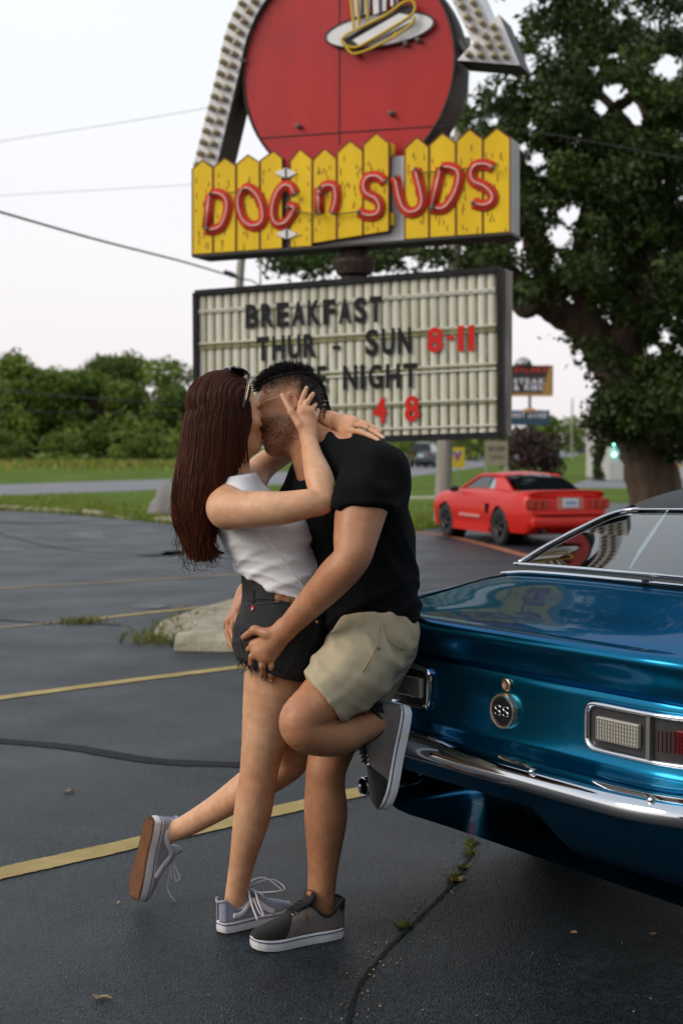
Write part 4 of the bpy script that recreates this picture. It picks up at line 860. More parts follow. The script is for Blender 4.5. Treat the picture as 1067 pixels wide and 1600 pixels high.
# greenhouse
Mz = lambda w: 0
def rw(w, v, lift=0.0):                   # rear window surface, w -1..1, v 0..1
    u = w*(.645-.005*v); f = .645+.52*v+.02*w*w*(1-v)-.02*w*w*v; z = 1.062+.172*v-.02*v*(v-1)-.010*w*w-.006*w*w*v
    return np.array((u, f-.02*lift, z+lift))
obj('rear_window', K.geo(grid(lambda a, b: rw(a*2-1, b), 30, 14)), M_glass, blue, smooth=True)
fr_ = [rw(-.98, .0, .008), rw(-1, .3, .008), rw(-1, .7, .008), rw(-.985, .9, .008), rw(-.93, .985, .008), rw(-.8, 1.0, .008), rw(-.4, 1, .008), rw(0, 1, .008)]
full = fr_ + [q*np.array([-1, 1, 1]) for q in fr_[-2::-1]]
obj('window_trim', K.geo(tube(spline(full, 90), .0095, 8, True, .55, (0, -.3, 1))), M_chrome, blue, smooth=True)
obj('window_trim', K.geo(tube(spline([rw(w, -.02, .006) for w in np.linspace(-1, 1, 13)], 40), .0065, 8)), M_chrome, blue, smooth=True)
def tul(w, v): a = rw(w*1.02, -.02, .002); W_ = .70; b = np.array(deck_pt(w*W_, .618+.03*w*w))+[0, 0, .004]; return b+(a-b)*v
obj('tulip_panel', K.geo(grid(lambda a, b: tul(a*2-1, b), 30, 4)), M_vinyl, blue, smooth=True)
obj('window_trim', K.geo(tube(spline([tul(w, .0)+np.array([0, 0, .004]) for w in np.linspace(-1, 1, 13)], 40), .0075, 8)), M_chrome, blue, smooth=True)
obj('trim_clip', K.geo(box(tul(-.02, .0)+np.array([0, -.002, .008]), (.03, .022, .012))), M_chrome, blue)
RZ = smooth_i([1.17, 1.4, 1.7, 2.15, 2.42], [1.288, 1.328, 1.342, 1.325, 1.28])
RWd = smooth_i([1.0, 1.5, 2.42], [.63, .635, .61])
def roof(a, b):
    w = a*2-1; f = 1.17+1.25*b - (.035 if b == 0 else 0)*(1-w*w)*0; u = w*RWd(f); z = RZ(f)-.022*w*w-.035*abs(w)**8
    if b == 0: e = rw(w*.96, 1.0, .006); return np.array((u*.86, e[1]-.004, e[2]+.008))
    return np.array((u, f, z))
obj('vinyl_roof', K.geo(grid(roof, 36, 30)), M_vinyl, blue, smooth=True)
for sg in (-1, 1):
    def pil(a, b): # C pillar: from window edge round to the side
        top = np.array((sg*RWd(1.05)*.99, 1.0+.38*a, RZ(1.0+.38*a)-.05)); bot_ = np.array((sg*.80, .60+.75*a, .965)); e0 = rw(sg*1.0, 1-b*1.0, .0) 
        s = top+(bot_-top)*b; k = a; return e0*(1-k)+(s)*k
    obj('roof_pillar', K.geo(grid(lambda a, b: pil(a, b), 10, 10)), M_vinyl, blue, smooth=True)
    sw = [(sg*.615, 1.42, 1.25), (sg*.605, 2.38, 1.225), (sg*.80, 2.88, .965), (sg*.82, 1.36, .965)]
    obj('side_window', K.geo((np.array(sw), [(0, 1, 2, 3)])), M_glass, blue)
    obj('window_trim', K.geo(tube(np.array(sw+sw[:1]), .012, 6)), M_chrome, blue)
ws = [(-.59, 2.42, 1.245), (.59, 2.42, 1.245), (.72, 2.95, .99), (-.72, 2.95, .99)]
obj('windscreen', K.geo(grid(lambda a, b: np.array([(a*2-1)*(.59+.13*b), 2.42+.53*b+.10*(1-(a*2-1)**2)*b, 1.25-.26*b]), 12, 6)), M_glass, blue, smooth=True)
for sg in (-1, 1): obj('windscreen_pillar', K.geo(tube([(sg*.60, 2.42, 1.245), (sg*.735, 2.95, .98)], .022, 8)), M_vinyl, blue)
# cabin
cab = obj('parcel_shelf', K.geo(box((0, 1.0, .985), (1.3, .55, .02))), M_seat, blue)
obj('rear_seat', K.geo(box((0, 1.32, .90), (1.2, .16, .36))), M_seat, blue); bevel(bpy.data.objects['rear_seat'], .05, 3)
for sg in (-1, 1): s_ = obj('front_seat', K.geo(box((sg*.34, 2.0, .92), (.5, .15, .42))), M_seat, blue); bevel(s_, .05, 3)
obj('steering_wheel', K.geo(tube(np.array([(-.36+.19*cos(a), 2.62+.06*sin(a), .95+.18*sin(a)) for a in np.linspace(0, 2*pi, 25)]), .012, 6)), M_seat, blue)
# underside
ub = obj('fuel_tank', K.geo(box((.05, .52, .41), (.62, .46, .17))), M_under, blue); bevel(ub, .07, 4)
obj('floor_pan', K.geo(box((0, 2.6, .30), (1.5, 3.4, .08))), M_under, blue)
obj('rear_axle', K.geo(tube([(-.7, RA, .33), (.7, RA, .33)], .05, 10)), M_under, blue)
for sg in (-1, 1):
    wheel(blue, K, sg*.765, RA, .33, .22); wheel(blue, K, sg*.775, FA, .33, .21)
    for a in (RA, FA): obj('wheel_well', K.geo(tube([(sg*.62, a, .42), (sg*.84, a, .42)], .36, 24)), M_under, blue)
ex = P(568, 1229, 4.36); lo = np.array([np.dot(ex-K.o, K.r), np.dot(ex-K.o, K.f), ex[2]])
for sg in (-1, 1):
    e = lo*np.array([sg*-1, 1, 1]) if sg > 0 else lo
    if sg > 0: e = e+[0, .45, 0]
    xp = obj('exhaust_tip', K.geo(lathe([(.001, .12), (.025, .12), (.025, .0), (.0275, -.004), (.029, .0), (.0285, .2), (.02, .22)], e, (0, 1, .04), 24)), M_chrome, blue, smooth=True)
    obj('exhaust_hole', K.geo(lathe([(.0255, .006), (.001, .0061)], e, (0, 1, .04), 24)), M_under, xp)
    obj('exhaust_pipe', K.geo(tube([e+[0, .03, 0], e+[0, .5, .03], e+[0, 1.0, .0]], .0235, 14)), M_under, blue)
for u in np.linspace(-.66, .66, 5): pass
gr = obj('front_grille', K.geo(box((0, 4.64, .66), (1.3, .05, .16))), M_under, blue)
obj('front_bumper', K.geo(tube(spline([(-.86, 4.42, .50), (-.6, 4.66, .50), (0, 4.71, .50), (.6, 4.66, .50), (.86, 4.42, .50)], 30), .05, 10, True, .6, (0, 1, 0))), M_chrome, blue, smooth=True)
for sg in (-1, 1): obj('headlight', K.geo(lathe([(.09, 0), (.085, .03), (.0, .05)], (sg*.56, 4.63, .68), (0, 1, 0), 20)), M_lensclr, blue, smooth=True)
# ---------------------------------------------------------------- red coupe in the lot behind
M_redcar = paint('bright_red_paint', (.56, .010, .003), .36, .1, .0, .05); M_dglass = mat('dark_glass', (.006, .008, .01), .05, spec=.6); M_plate = mat('number_plate', (.55, .62, .66), .4)
def coupe(K, t, M, seg=1, W=.92, H=1.346, L=4.65, ra=1.05, wb=2.57, notch=(.72, 1.52, 2.6, 3.4), deck=.97, belt=.93, hood=.93, arches=True, nb=70, R=.33):
    tb, rt, wt, cw = notch
    D = smooth_i([0, .12, tb, cw, cw+.4, L-.25, L], [deck-.08, deck, deck+.04, hood+.06, hood+.03, hood-.14, hood-.32])
    Wd = smooth_i([0, .1, .35, ra, L/2, L-1.0, L-.3, L], [W*.78, W*.88, W*.95, W, W*.97, W*.99, W*.92, W*.66])
    def sec(f):
        w, d = Wd(f), D(f); b = interp(f, [0, .15, L-.2, L], [.40, .24, .2, .34])
        return [tuple(q) for q in spline([(0, b), (.85*w, b), (.95*w, b+.06), (.98*w, .42), (w, .58), (.99*w, .72), (.96*w, d-.13), (.91*w, d-.05), (.78*w, d-.012), (.5*w, d-.002), (0, d)], 30)]
    stt = np.r_[np.linspace(0.0, .3, 8), np.linspace(.36, L-.2, nb), np.linspace(L-.14, L, 5)]
    b = body_loft(K, t, stt, sec, M, (ra, ra+wb) if arches else (), R+.04)
    s0 = sec(0.0); V = [(-u, 0, z) for u, z in s0[::-1]]+[(u, 0, z) for u, z in s0[1:]]; c = (0, -.02, .62); n = len(V)
    obj('rear_bumper', K.geo((np.array(V+[c]), [(i, i+1, n) for i in range(n-1)])), M, t, smooth=True)
    w1 = W*.80; w2 = W*.62
    rf = lambda a, b_: (lambda w, f: np.array((w*w2*(1.0), f, H-.03*w*w-.05*abs(w)**6-.05*((f-(rt+wt)/2)/((wt-rt)/2))**2))) (a*2-1, rt+(wt-rt)*b_)
    obj('roof', K.geo(grid(rf, 20, 12)), M, t, smooth=True)
    rwf = lambda a, b_: (lambda w: np.array((w*(w1*.86+(w2*.96-w1*.86)*b_), tb+(rt-tb)*b_, (deck+.03)+(H-.05-deck-.03)*b_+.03*sin(pi*b_)-.02*w*w)))(a*2-1)
    obj('rear_window', K.geo(grid(rwf, 14, 8)), M_dglass, t, smooth=True)
    wsf = lambda a, b_: (lambda w: np.array((w*(w1+(w2*.96-w1)*b_), cw+(wt-cw)*b_+.1*(1-w*w)*(1-b_), (hood+.05)+(H-.05-hood-.05)*b_-.02*w*w)))(a*2-1)
    obj('windscreen', K.geo(grid(wsf, 14, 8)), M_dglass, t, smooth=True)
    for sg in (-1, 1):
        A = lambda f, v: np.array((sg*(w1*1.02+(w2*.985-w1*1.02)*v), f, belt-.02+(H-.085-belt+.02)*v))
        q = [A(tb-.1, 0), A(rt+.02, 1), A(rt+.45, 1), A(rt+.25, 0)]; obj('rear_pillar', K.geo(slab(q, (-sg*.04, 0, 0))), M, t)
        q = [A(rt+.1, .12), A(rt+.28, .72), A(rt+.42, .90), A(rt+.40, .12)]; obj('quarter_window', K.geo(slab(q, (sg*.006, 0, 0))), mat('quarter_glass', (.25, .36, .36), .1), t)
        q = [A(rt+.44, .03), A(rt+.5, .97), A(wt-.08, .97), A(cw-.22, .03)]; obj('side_window', K.geo(slab(q, (-sg*.02, 0, 0))), M_dglass, t)
        obj('roof_rail', K.geo(tube([A(rt-.05, 1.0), A((rt+wt)/2, 1.06), A(wt, 1.0), A(cw-.05, .02)], .035, 8)), M, t, smooth=True)
        mr = obj('wing_mirror', K.geo(ico((sg*(W+.06), cw-.42, belt+.06), (.11, .06, .065), 2)), M_blk, t, smooth=True)
        for a in (ra, ra+wb):
            wheel(t, K, sg*(W-.13), a, R, .23, M_blk, 5)
            if arches: obj('wheel_well', K.geo(tube([(sg*(W*.62), a, R+.02), (sg*(W-.06), a, R+.02)], R+.06, 20)), M_under, t)
    obj('floor_pan', K.geo(box((0, L/2, .27), (W*1.5, L*.86, .1))), M_under, t)
    return A
fwd = np.array([-.316, .949, 0]); KS = .79; rgt = np.array([.949, .316, 0])
wl = G(786, 851); org = wl + rgt*.80*KS - fwd*1.05*KS
K2 = Frame(org, fwd, KS); red = thing('red_coupe', 'bright red two-door coupe parked beyond the lot line with black wheels', 'car', K2(0, 2.3, 0))
coupe(K2, red, M_redcar, R=.345)
for sg in (-1, 1):
    tl = obj('tail_light', K2.geo(box((sg*.62, .03, .79), (.44, .09, .19))), mat('tail_red', (.30, .02, .01), .2), red); bevel(tl, .03)
    for k in range(3): obj('lens', K2.geo(box((sg*(.47+.14*k), -.022, .79), (.10, .03, .15))), mat('tail_lens', (.42, .04, .02), .15), tl)
obj('plate_recess', K2.geo(box((.02, -.005, .80), (.52, .05, .22))), mat('recess_pink', (.55, .16, .12), .4), red)
pl_ = obj('number_plate', K2.geo(box((.02, -.035, .81), (.31, .02, .16))), M_plate, red); obj('plate_print', K2.geo(box((.02, -.047, .81), (.22, .006, .06))), mat('plate_ink', (.25, .33, .42), .5), pl_)
obj('boot_spoiler', K2.geo(tube(spline([(-.74, .10, .95), (-.6, .05, 1.0), (0, .0, 1.01), (.6, .05, 1.0), (.74, .10, .95)], 24), .05, 8, True, .5, (0, .3, 1))), M_redcar, red, smooth=True)
obj('bumper_crease', K2.geo(tube(spline([(-.80, .12, .62), (-.6, -.02, .62), (0, -.05, .62), (.6, -.02, .62), (.8, .12, .62)], 24), .03, 8)), M_redcar, red, smooth=True)
obj('lower_bumper', K2.geo(box((0, .05, .46), (1.5, .2, .26))), M_redcar, red); bevel(bpy.data.objects['lower_bumper'], .08, 3)
for sg in (-1, 1):
    obj('exhaust_tip', K2.geo(lathe([(.04, 0), (.04, .2), (.033, .2), (.033, .02)], (sg*.5, -.04, .30), (0, 1, 0), 14)), M_blk, red)
    obj('door_stripe', K2.geo(box((sg*.925, 2.35, .50), (.012, 1.0, .05))), mat('pale_stripe', (.6, .25, .25), .4), red)
    obj('side_sill', K2.geo(box((sg*.87, 2.33, .26), (.1, 1.75, .12))), M_redcar, red)
    obj('side_scoop', K2.geo(slab([(sg*.93, 1.45, .74), (sg*.93, 1.62, .76), (sg*.93, 1.60, .58), (sg*.93, 1.5, .56)], (sg*-.03, 0, 0))), M_under, red)
# ---------------------------------------------------------------- small traffic on the road
def small_car(name, label, px, Y, fwd_, M, tall=1.5, sc=1.0, cat='car', group=None):
    c = P(px, 700, Y); Kx = Frame([c[0], c[1], 0], fwd_, sc); t = thing(name, label, cat, Kx(0, 2, 0), group)
    coupe(Kx, t, M, W=.9, H=tall, L=4.5, ra=.85, wb=2.6, notch=((.12, .45, 2.8, 3.5) if tall > 1.45 else (.8, 1.3, 2.7, 3.4)), deck=.98 if tall < 1.6 else 1.08, belt=.95 if tall < 1.6 else 1.05, hood=.95 if tall < 1.6 else 1.05, arches=False, nb=20)
    for sg in (-1, 1): obj('tail_light', Kx.geo(box((sg*.66, -.01, .86), (.22, .06, .16))), M_lensred, t)
    obj('number_plate', Kx.geo(box((0, -.03, .8), (.4, .02, .14))), M_plate, t); return t
small_car('parked_suv', 'dark grey SUV on the road under the letter board', 657, 96, (.22, .97), paint('charcoal_paint', (.03, .033, .035), .25, .4, .3), 1.72)
small_car('white_car', 'white car beside the dark SUV, partly behind the wooden pole', 683, 104, (.25, .97), paint('white_paint', (.6, .6, .62), .3, 0, .3), 1.5)
GC = 'cars far down the road'
for px, Y, M, lab in ((893, 330, paint('silver_paint', (.4, .42, .45), .3, .5, .3), 'tiny silver car far down the road'), (906, 300, paint('far_blue_paint', (.05, .09, .16), .3, .5, .3), 'tiny dark blue car far down the road'), (916, 320, paint('far_white_paint', (.6, .6, .6), .3, 0, .3), 'tiny white van-like car at the far end of the road'), (880, 420, MATS['charcoal_paint'], 'tiniest dark car where the road vanishes')):
    small_car('far_car', lab, px, Y, (.17, .98), M, 1.6, 1.25, 'car', GC)
hl = P(885, 692.5, 250); t = obj('headlight_glow', ico(hl, .26, 2), mat('lit_headlight', (1, .95, .85), .3, emit=(1, .93, .8), estr=5), loc=hl, label='single lit headlight glowing far down the road', cat='light')
# ================================================================== the couple
class Field:                              # signed distances on a grid; surfaces are taken where they cross zero
    def __init__(s, lo, hi, h):
        s.h = h; s.lo = np.array(lo, float); n = np.ceil((np.array(hi)-lo)/h).astype(int)+1; s.n = n; s.d = np.full(n, .5, np.float32)
    def view(s, lo, hi):
        a = np.clip(np.floor((np.array(lo)-s.lo)/s.h).astype(int), 0, s.n-1); b = np.clip(np.ceil((np.array(hi)-s.lo)/s.h).astype(int)+1, 1, s.n)
        if np.any(b <= a): return None
        ax = [(s.lo[i]+s.h*np.arange(a[i], b[i])).astype(np.float32) for i in range(3)]
        return tuple(slice(a[i], b[i]) for i in range(3)), ax[0][:, None, None], ax[1][None, :, None], ax[2][None, None, :]
    def _blend(s, sl, d, k, op):
        o = s.d[sl]
        if op == 'add':
            if k <= 0: s.d[sl] = np.minimum(o, d)
            else: hh = np.maximum(k-np.abs(o-d), 0)/k; s.d[sl] = np.minimum(o, d) - hh*hh*k*.25
        else:
            d = -d
            if k <= 0: s.d[sl] = np.maximum(o, d)
            else: hh = np.maximum(k-np.abs(o-d), 0)/k; s.d[sl] = np.maximum(o, d) + hh*hh*k*.25
    def cap(s, a, b, ra, rb, k=.02, op='add', clip=()):
        a = np.asarray(a, float); b = np.asarray(b, float); m = max(ra, rb)+max(k, 4*s.h)+.012
        v = s.view(np.minimum(a, b)-m, np.maximum(a, b)+m)
        if v is None: return
        sl, x, y, z = v; ab = b-a; L2 = max(float(ab@ab), 1e-9)
        px, py, pz = x-a[0], y-a[1], z-a[2]
        t = np.clip((px*ab[0]+py*ab[1]+pz*ab[2])/L2, 0, 1)
        d = np.sqrt((px-t*ab[0])**2+(py-t*ab[1])**2+(pz-t*ab[2])**2) - (ra+(rb-ra)*t)
        for o, n in clip: d = np.maximum(d, (x-o[0])*n[0]+(y-o[1])*n[1]+(z-o[2])*n[2])
        s._blend(sl, d, k, op)
    def ell(s, c, r, R=None, k=.02, op='add', clip=()):
        c = np.asarray(c, float); r = np.asarray(r, float) if np.ndim(r) else np.full(3, r); R = np.eye(3) if R is None else np.asarray(R, float)
        m = r.max()+max(k, 4*s.h)+.012; v = s.view(c-m, c+m)
        if v is None: return
        sl, x, y, z = v; px, py, pz = x-c[0], y-c[1], z-c[2]
        q = [px*R[i, 0]+py*R[i, 1]+pz*R[i, 2] for i in range(3)]
        k0 = np.sqrt(sum((q[i]/r[i])**2 for i in range(3))); k1 = np.sqrt(sum((q[i]/r[i]**2)**2 for i in range(3)))+1e-6
        d = k0*(k0-1)/k1
        for o, n in clip: d = np.maximum(d, (x-o[0])*n[0]+(y-o[1])*n[1]+(z-o[2])*n[2])
        s._blend(sl, d.astype(np.float32), k, op)
    def plane(s, o, n, lo=None, hi=None): # keep the side n points away from
        v = s.view(s.lo if lo is None else lo, s.lo+s.h*s.n if hi is None else hi); sl, x, y, z = v
        s.d[sl] = np.maximum(s.d[sl], (x-o[0])*n[0]+(y-o[1])*n[1]+(z-o[2])*n[2])
    def mesh(s, relax=3):                 # surface nets
        d = s.d; ins = d < 0; n = s.n
        c = np.zeros(n-1, np.uint8)
        for i in (0, 1):
            for j in (0, 1):
                for k in (0, 1): c += ins[i:n[0]-1+i, j:n[1]-1+j, k:n[2]-1+k]
        cells = np.argwhere((c > 0) & (c < 8)); idx = -np.ones(n-1, np.int32); idx[tuple(cells.T)] = np.arange(len(cells))
        acc = np.zeros((len(cells), 3)); cnt = np.zeros(len(cells))
        for ax in range(3):
            o1, o2 = [a for a in range(3) if a != ax]
            for i in (0, 1):
                for j in (0, 1):
                    e = np.zeros(3, int); e[o1] = i; e[o2] = j; p = cells+e; q = p.copy(); q[:, ax] += 1
                    a = d[tuple(p.T)]; b = d[tuple(q.T)]; m = (a < 0) != (b < 0); t = np.where(m, a/np.where(m, a-b, 1), 0)
                    pt = np.tile(e.astype(float), (len(cells), 1)); pt[:, ax] += t; acc += pt*m[:, None]; cnt += m
        V = s.lo + s.h*(cells+acc/cnt[:, None]); Fs = []
        for ax in range(3):
            o1, o2 = (ax+1) % 3, (ax+2) % 3; sl0 = [slice(None)]*3; sl1 = [slice(None)]*3; sl0[ax] = slice(0, -1); sl1[ax] = slice(1, None)
            A = ins[tuple(sl0)]; B = ins[tuple(sl1)]
            for flip, msk in ((0, A & ~B), (1, B & ~A)):
                p = np.argwhere(msk); p = p[(p[:, o1] > 0) & (p[:, o2] > 0) & (p[:, o1] < n[o1]-1) & (p[:, o2] < n[o2]-1)]
                def at(i, j): q = p.copy(); q[:, o1] -= i; q[:, o2] -= j; return idx[tuple(q.T)]
                f = np.stack([at(1, 1), at(0, 1), at(0, 0), at(1, 0)], 1); Fs.append(f[:, ::-1] if flip else f)
        F = np.vstack(Fs); F = F[(F >= 0).all(1)]
        for _ in range(relax):
            S_ = np.zeros_like(V); K_ = np.zeros(len(V))
            for i in range(4):
                a, b = F[:, i], F[:, (i+1) % 4]
                for k in range(3): S_[:, k] += np.bincount(a, V[b, k], len(V)) + np.bincount(b, V[a, k], len(V))
                K_ += np.bincount(a, minlength=len(V)) + np.bincount(b, minlength=len(V))
            V = V + .5*(S_/np.maximum(K_, 1)[:, None]-V)
        return V, F
def unit(v): v = np.asarray(v, float); return v/np.linalg.norm(v)
def basis(f, u): f = unit(f); l = unit(np.cross(u, f)); return np.array([f, l, np.cross(f, l)])   # rows: forward, left, up
def normals(V, F):
    N = np.zeros_like(V); a = np.cross(V[F[:, 2]]-V[F[:, 0]], V[F[:, 3]]-V[F[:, 1]])
    for i in range(4):
        for k in range(3): N[:, k] += np.bincount(F[:, i], a[:, k], len(V))
    return N/(np.linalg.norm(N, axis=1)[:, None]+1e-12)
def J(x, y, Y): return P(x, y, Y)
def chain(fd, pts, k=.02):                # pts: (px, py, Y, r): one limb, smoothly tapered, then blended in
    A = np.array([[*J(*q[:3]), q[3]] for q in pts]); A = spline(A, 5*(len(A)-1)) if len(A) > 2 else A
    m = A[:, 3].max()+max(k, 4*fd.h)+.012; v = fd.view(A[:, :3].min(0)-m, A[:, :3].max(0)+m)
    if v is None: return
    sl, x, y, z = v; D = np.full(np.broadcast_shapes(x.shape, y.shape, z.shape), .5, np.float32)
    for a, b in zip(A[:-1], A[1:]):
        ab = b[:3]-a[:3]; L2 = max(float(ab@ab), 1e-9); px, py, pz = x-a[0], y-a[1], z-a[2]; t = np.clip((px*ab[0]+py*ab[1]+pz*ab[2])/L2, 0, 1)
        D = np.minimum(D, np.sqrt((px-t*ab[0])**2+(py-t*ab[1])**2+(pz-t*ab[2])**2)-(a[3]+(b[3]-a[3])*t))
    fd._blend(sl, D, k, 'add')
def hand(fd, wrist, knuckles, fingers, thumb, rm=.012, rf=.0085, kk=.012):
    for q in knuckles: fd.cap(J(*wrist[:3]), J(*q), wrist[3]*.8, rm, kk)
    for a, b in zip(knuckles[:-1], knuckles[1:]): fd.cap(J(*a), J(*b), rm*.95, rm*.95, kk)
    m = np.mean([J(*q) for q in knuckles], axis=0); fd.cap(J(*wrist[:3]), m, wrist[3]*.85, rm*1.15, kk)
    for q, fg in zip(knuckles, fingers):
        p = [J(*q)]+[J(*t) for t in fg]; rr = np.linspace(rf*1.12, rf*.82, len(p))
        for i in range(len(p)-1): fd.cap(p[i], p[i+1], rr[i], rr[i+1], .004)
    p = [J(*wrist[:3])]+[J(*t) for t in thumb]; rr = [wrist[3]*.7, rf*1.45, rf*1.2, rf*.95][:len(p)]
    for i in range(len(p)-1): fd.cap(p[i], p[i+1], rr[i], rr[i+1], .008)
def head(fd, c, B, s=1.0, male=False, near=1):
    def q(x, y, z): return c + s*(B[0]*x + B[1]*y + B[2]*z)
    E = lambda x, y, z, r, k=.02, op='add', R=None: fd.ell(q(x, y, z), np.array(r)*s, B if R is None else R, k*s, op)
    E(-.012, 0, .032, (.098, .076, .088)); E(.028, 0, -.02, (.066, .062, .082), .03); E(.030, 0, -.072, (.055, .052 if male else .046, .038), .03)
    fd.cap(q(-.005, .05, -.055), q(.065, .018, -.100), .018*s, .016*s, .03*s); fd.cap(q(-.005, -.05, -.055), q(.065, -.018, -.100), .018*s, .016*s, .03*s)
    E(.074, 0, -.098, (.020, .024, .018), .022); fd.cap(q(.078, -.028, .026), q(.078, .028, .026), .013*s, .013*s, .02*s)
    for sg in (-1, 1):
        E(.082, sg*.031, .004, (.016, .017, .011), .012, 'cut'); E(.071, sg*.031, .003, (.015, .015, .0125), .006); fd.cap(q(.081, sg*.020, .0), q(.078, sg*.043, .002), .0032*s, .0028*s, .004*s)
        E(.062, sg*.040, -.028, (.026, .022, .022), .02)
    fd.cap(q(.086, 0, .012), q(.108, 0, -.026), .009*s, .0115*s, .014*s); E(.104, .010, -.033, (.010, .009, .008), .008); E(.104, -.010, -.033, (.010, .009, .008), .008)
    fd.cap(q(.092, -.018, -.062), q(.092, .018, -.062), .0065*s, .0065*s, .008*s); fd.cap(q(.089, -.016, -.075), q(.089, .016, -.075), .0075*s, .0075*s, .008*s)
    for sg in (-1, 1):                    # ear: rim, lobe, hollow
        a = unit(B[1]*sg*.9-B[0]*.45); ec = q(-.012, sg*.074, -.008); Re = np.array([unit(B[0]*.9+B[1]*sg*.45), a, B[2]])
        fd.ell(ec+a*.006*s, np.array([.019, .008, .032])*s, Re, .004*s); fd.ell(ec+a*.013*s+B[0]*.002*s+B[2]*.004*s, np.array([.010, .007, .018])*s, Re, .004*s, 'cut'); fd.ell(ec+a*.008*s-B[2]*.026*s+B[0]*.004*s, .009*s, None, .006*s)
    return q
def skin(name, col, rough=.42):
    m = mat(name, col, rough, var=.10, scale=22, bump=.35, bscale=260, spec=.35, sss=.08, detail=8, dist=.002); attr_tint(m); return m
M_skw = skin('woman_skin', (.66, .37, .215)); M_skm = skin('man_skin', (.47, .22, .115))
for m_ in (M_skw, M_skm): mottle(m_, ((.86, .78, .74), (1.06, 1.08, 1.1)), 5.5); mottle(m_, ((.96, .95, .94), (1.02, 1.02, 1.02)), 45)
def largest(V, F):                        # the biggest connected piece only
    lab = np.arange(len(V))
    for _ in range(400):
        m = lab[F].min(1); new = lab.copy()
        for i in range(4): np.minimum.at(new, F[:, i], m)
        new = new[new]
        if (new == lab).all(): break
        lab = new
    c = np.bincount(lab[F[:, 0]], minlength=len(V)); k = lab[F[:, 0]] == c.argmax(); F = F[k]; u, inv = np.unique(F, return_inverse=True); return V[u], inv.reshape(F.shape)
def build(name, fd, m, parent, disp=None, tint=None, relax=3, one=False):
    V, F = fd.mesh(relax)
    if one: V, F = largest(V, F)
    if disp is not None: V = V + normals(V, F)*disp(V)[:, None]
    o = obj(name, (V, F), m, parent, smooth=True, fix=False)
    if tint is not None: set_tint(o, tint(V))
    return o
def fold(V, dirs, seed=0):                # soft cloth folds: warped sine ridges, (direction, wavelength, height, squeeze)
    g = np.random.default_rng(seed); w = np.zeros(len(V))
    wob = sum(np.sin(V@g.normal(0, 9, 3)+g.uniform(0, 6)) for _ in range(5))*.35
    for dvec, wl, amp, mask in dirs: w += amp*(.5+.5*np.cos(V@unit(dvec)*2*pi/wl+wob*3.2))**2.5*(mask if np.ndim(mask) else 1)
    w += .0012*sum(np.sin(V@g.normal(0, 45, 3)+g.uniform(0, 6)) for _ in range(4))*.5
    return w
def near_pt(V, c, r): return np.exp(-((V-np.asarray(c))**2).sum(1)/(r*r))
H_ = .0034
# ------------------------------------------------------------------ woman
wb_ = P(390, 1455, 4.25); wb_[2] = 0
woman = thing('person', 'woman in white tank top and black denim shorts, one foot kicked up, kissing', 'person', wb_)
SPW = unit(J(365, 765, 4.2)-J(442, 915, 4.2)); FWW = unit(np.array([.93, .05, 0])); BW = basis(np.cross(np.cross(SPW, FWW), SPW), SPW)
def torso_w(fd, e=0.0, part='all'):
    k = .04
    fd.ell(J(407, 835, 4.21), np.array([.100, .130, .150])+e, BW, k)
    for Y in (4.135, 4.285): fd.ell(J(450, 833, Y), np.array([.062, .062, .064])+e, BW, .035)
    fd.ell(J(443, 903, 4.21), np.array([.095, .118, .110])+e, BW, .05)
    fd.cap(J(372, 785, 4.12), J(378, 778, 4.30), .055+e, .055+e, .04)
def pelvis_w(fd, e=0.0):
    fd.ell(J(446, 975, 4.21), np.array([.114, .150, .100])+e, None, .04)
    for Y in (4.135, 4.285): fd.ell(J(413, 996, Y), np.array([.083, .078, .085])+e, None, .035)
fw = Field((-.72, 3.84, -.0), (.16, 4.66, 1.74), H_)
torso_w(fw); pelvis_w(fw); fw.cap(J(440, 910, 4.21), J(444, 975, 4.21), .10, .11, .05)
WH = J(357, 648, 4.20); WB_ = basis((.92, .36, .05), (-.04, 0, 1))
chain(fw, [(364, 705, 4.205, .050), (366, 740, 4.21, .048), (368, 778, 4.21, .062)], .03)
fw.cap(J(366, 755, 4.20), J(352, 790, 4.08), .04, .05, .03); fw.cap(J(368, 755, 4.22), J(385, 755, 4.34), .04, .045, .03)
wq = head(fw, WH, WB_, .97)
chain(fw, [(356, 797, 4.05, .057), (395, 796, 3.99, .0525), (440, 794, 3.96, .047), (480, 787, 3.95, .041), (506, 781, 3.955, .036), (499, 748, 3.99, .040), (488, 712, 4.06, .030), (483, 688, 4.12, .0235)], .03)     # near arm
hand(fw, (483, 686, 4.125, .024), [(466, 650, 4.150), (474, 643, 4.140), (483, 644, 4.142), (490, 652, 4.150)],
     [[(470, 630, 4.155), (475, 616, 4.165), (479, 606, 4.178)], [(480, 629, 4.150), (486, 620, 4.165), (489, 615, 4.18)], [(489, 637, 4.155), (493, 632, 4.175)], [(494, 647, 4.165), (497, 641, 4.185)]],
     [(468, 664, 4.125), (455, 644, 4.135), (441, 618, 4.165)], .0115, .0082)
chain(fw, [(386, 762, 4.345, .052), (410, 730, 4.40, .042), (450, 702, 4.44, .038), (478, 682, 4.44, .036)], .03)   # far arm
chain(fw, [(478, 682, 4.44, .036), (492, 664, 4.37, .032), (505, 652, 4.28, .0235)], .02)
hand(fw, (507, 653, 4.265, .024), [(546, 672, 4.13), (552, 663, 4.145), (552, 658, 4.165), (545, 655, 4.19)],
     [[(566, 676, 4.085), (580, 682, 4.06), (590, 687, 4.045)], [(572, 667, 4.105), (588, 677, 4.075), (599, 684, 4.055)], [(570, 661, 4.135), (584, 668, 4.105), (594, 675, 4.085)], [(560, 658, 4.17), (571, 662, 4.15), (578, 666, 4.14)]],
     [(522, 664, 4.21), (535, 674, 4.155), (549, 684, 4.115)], .0115, .0082)
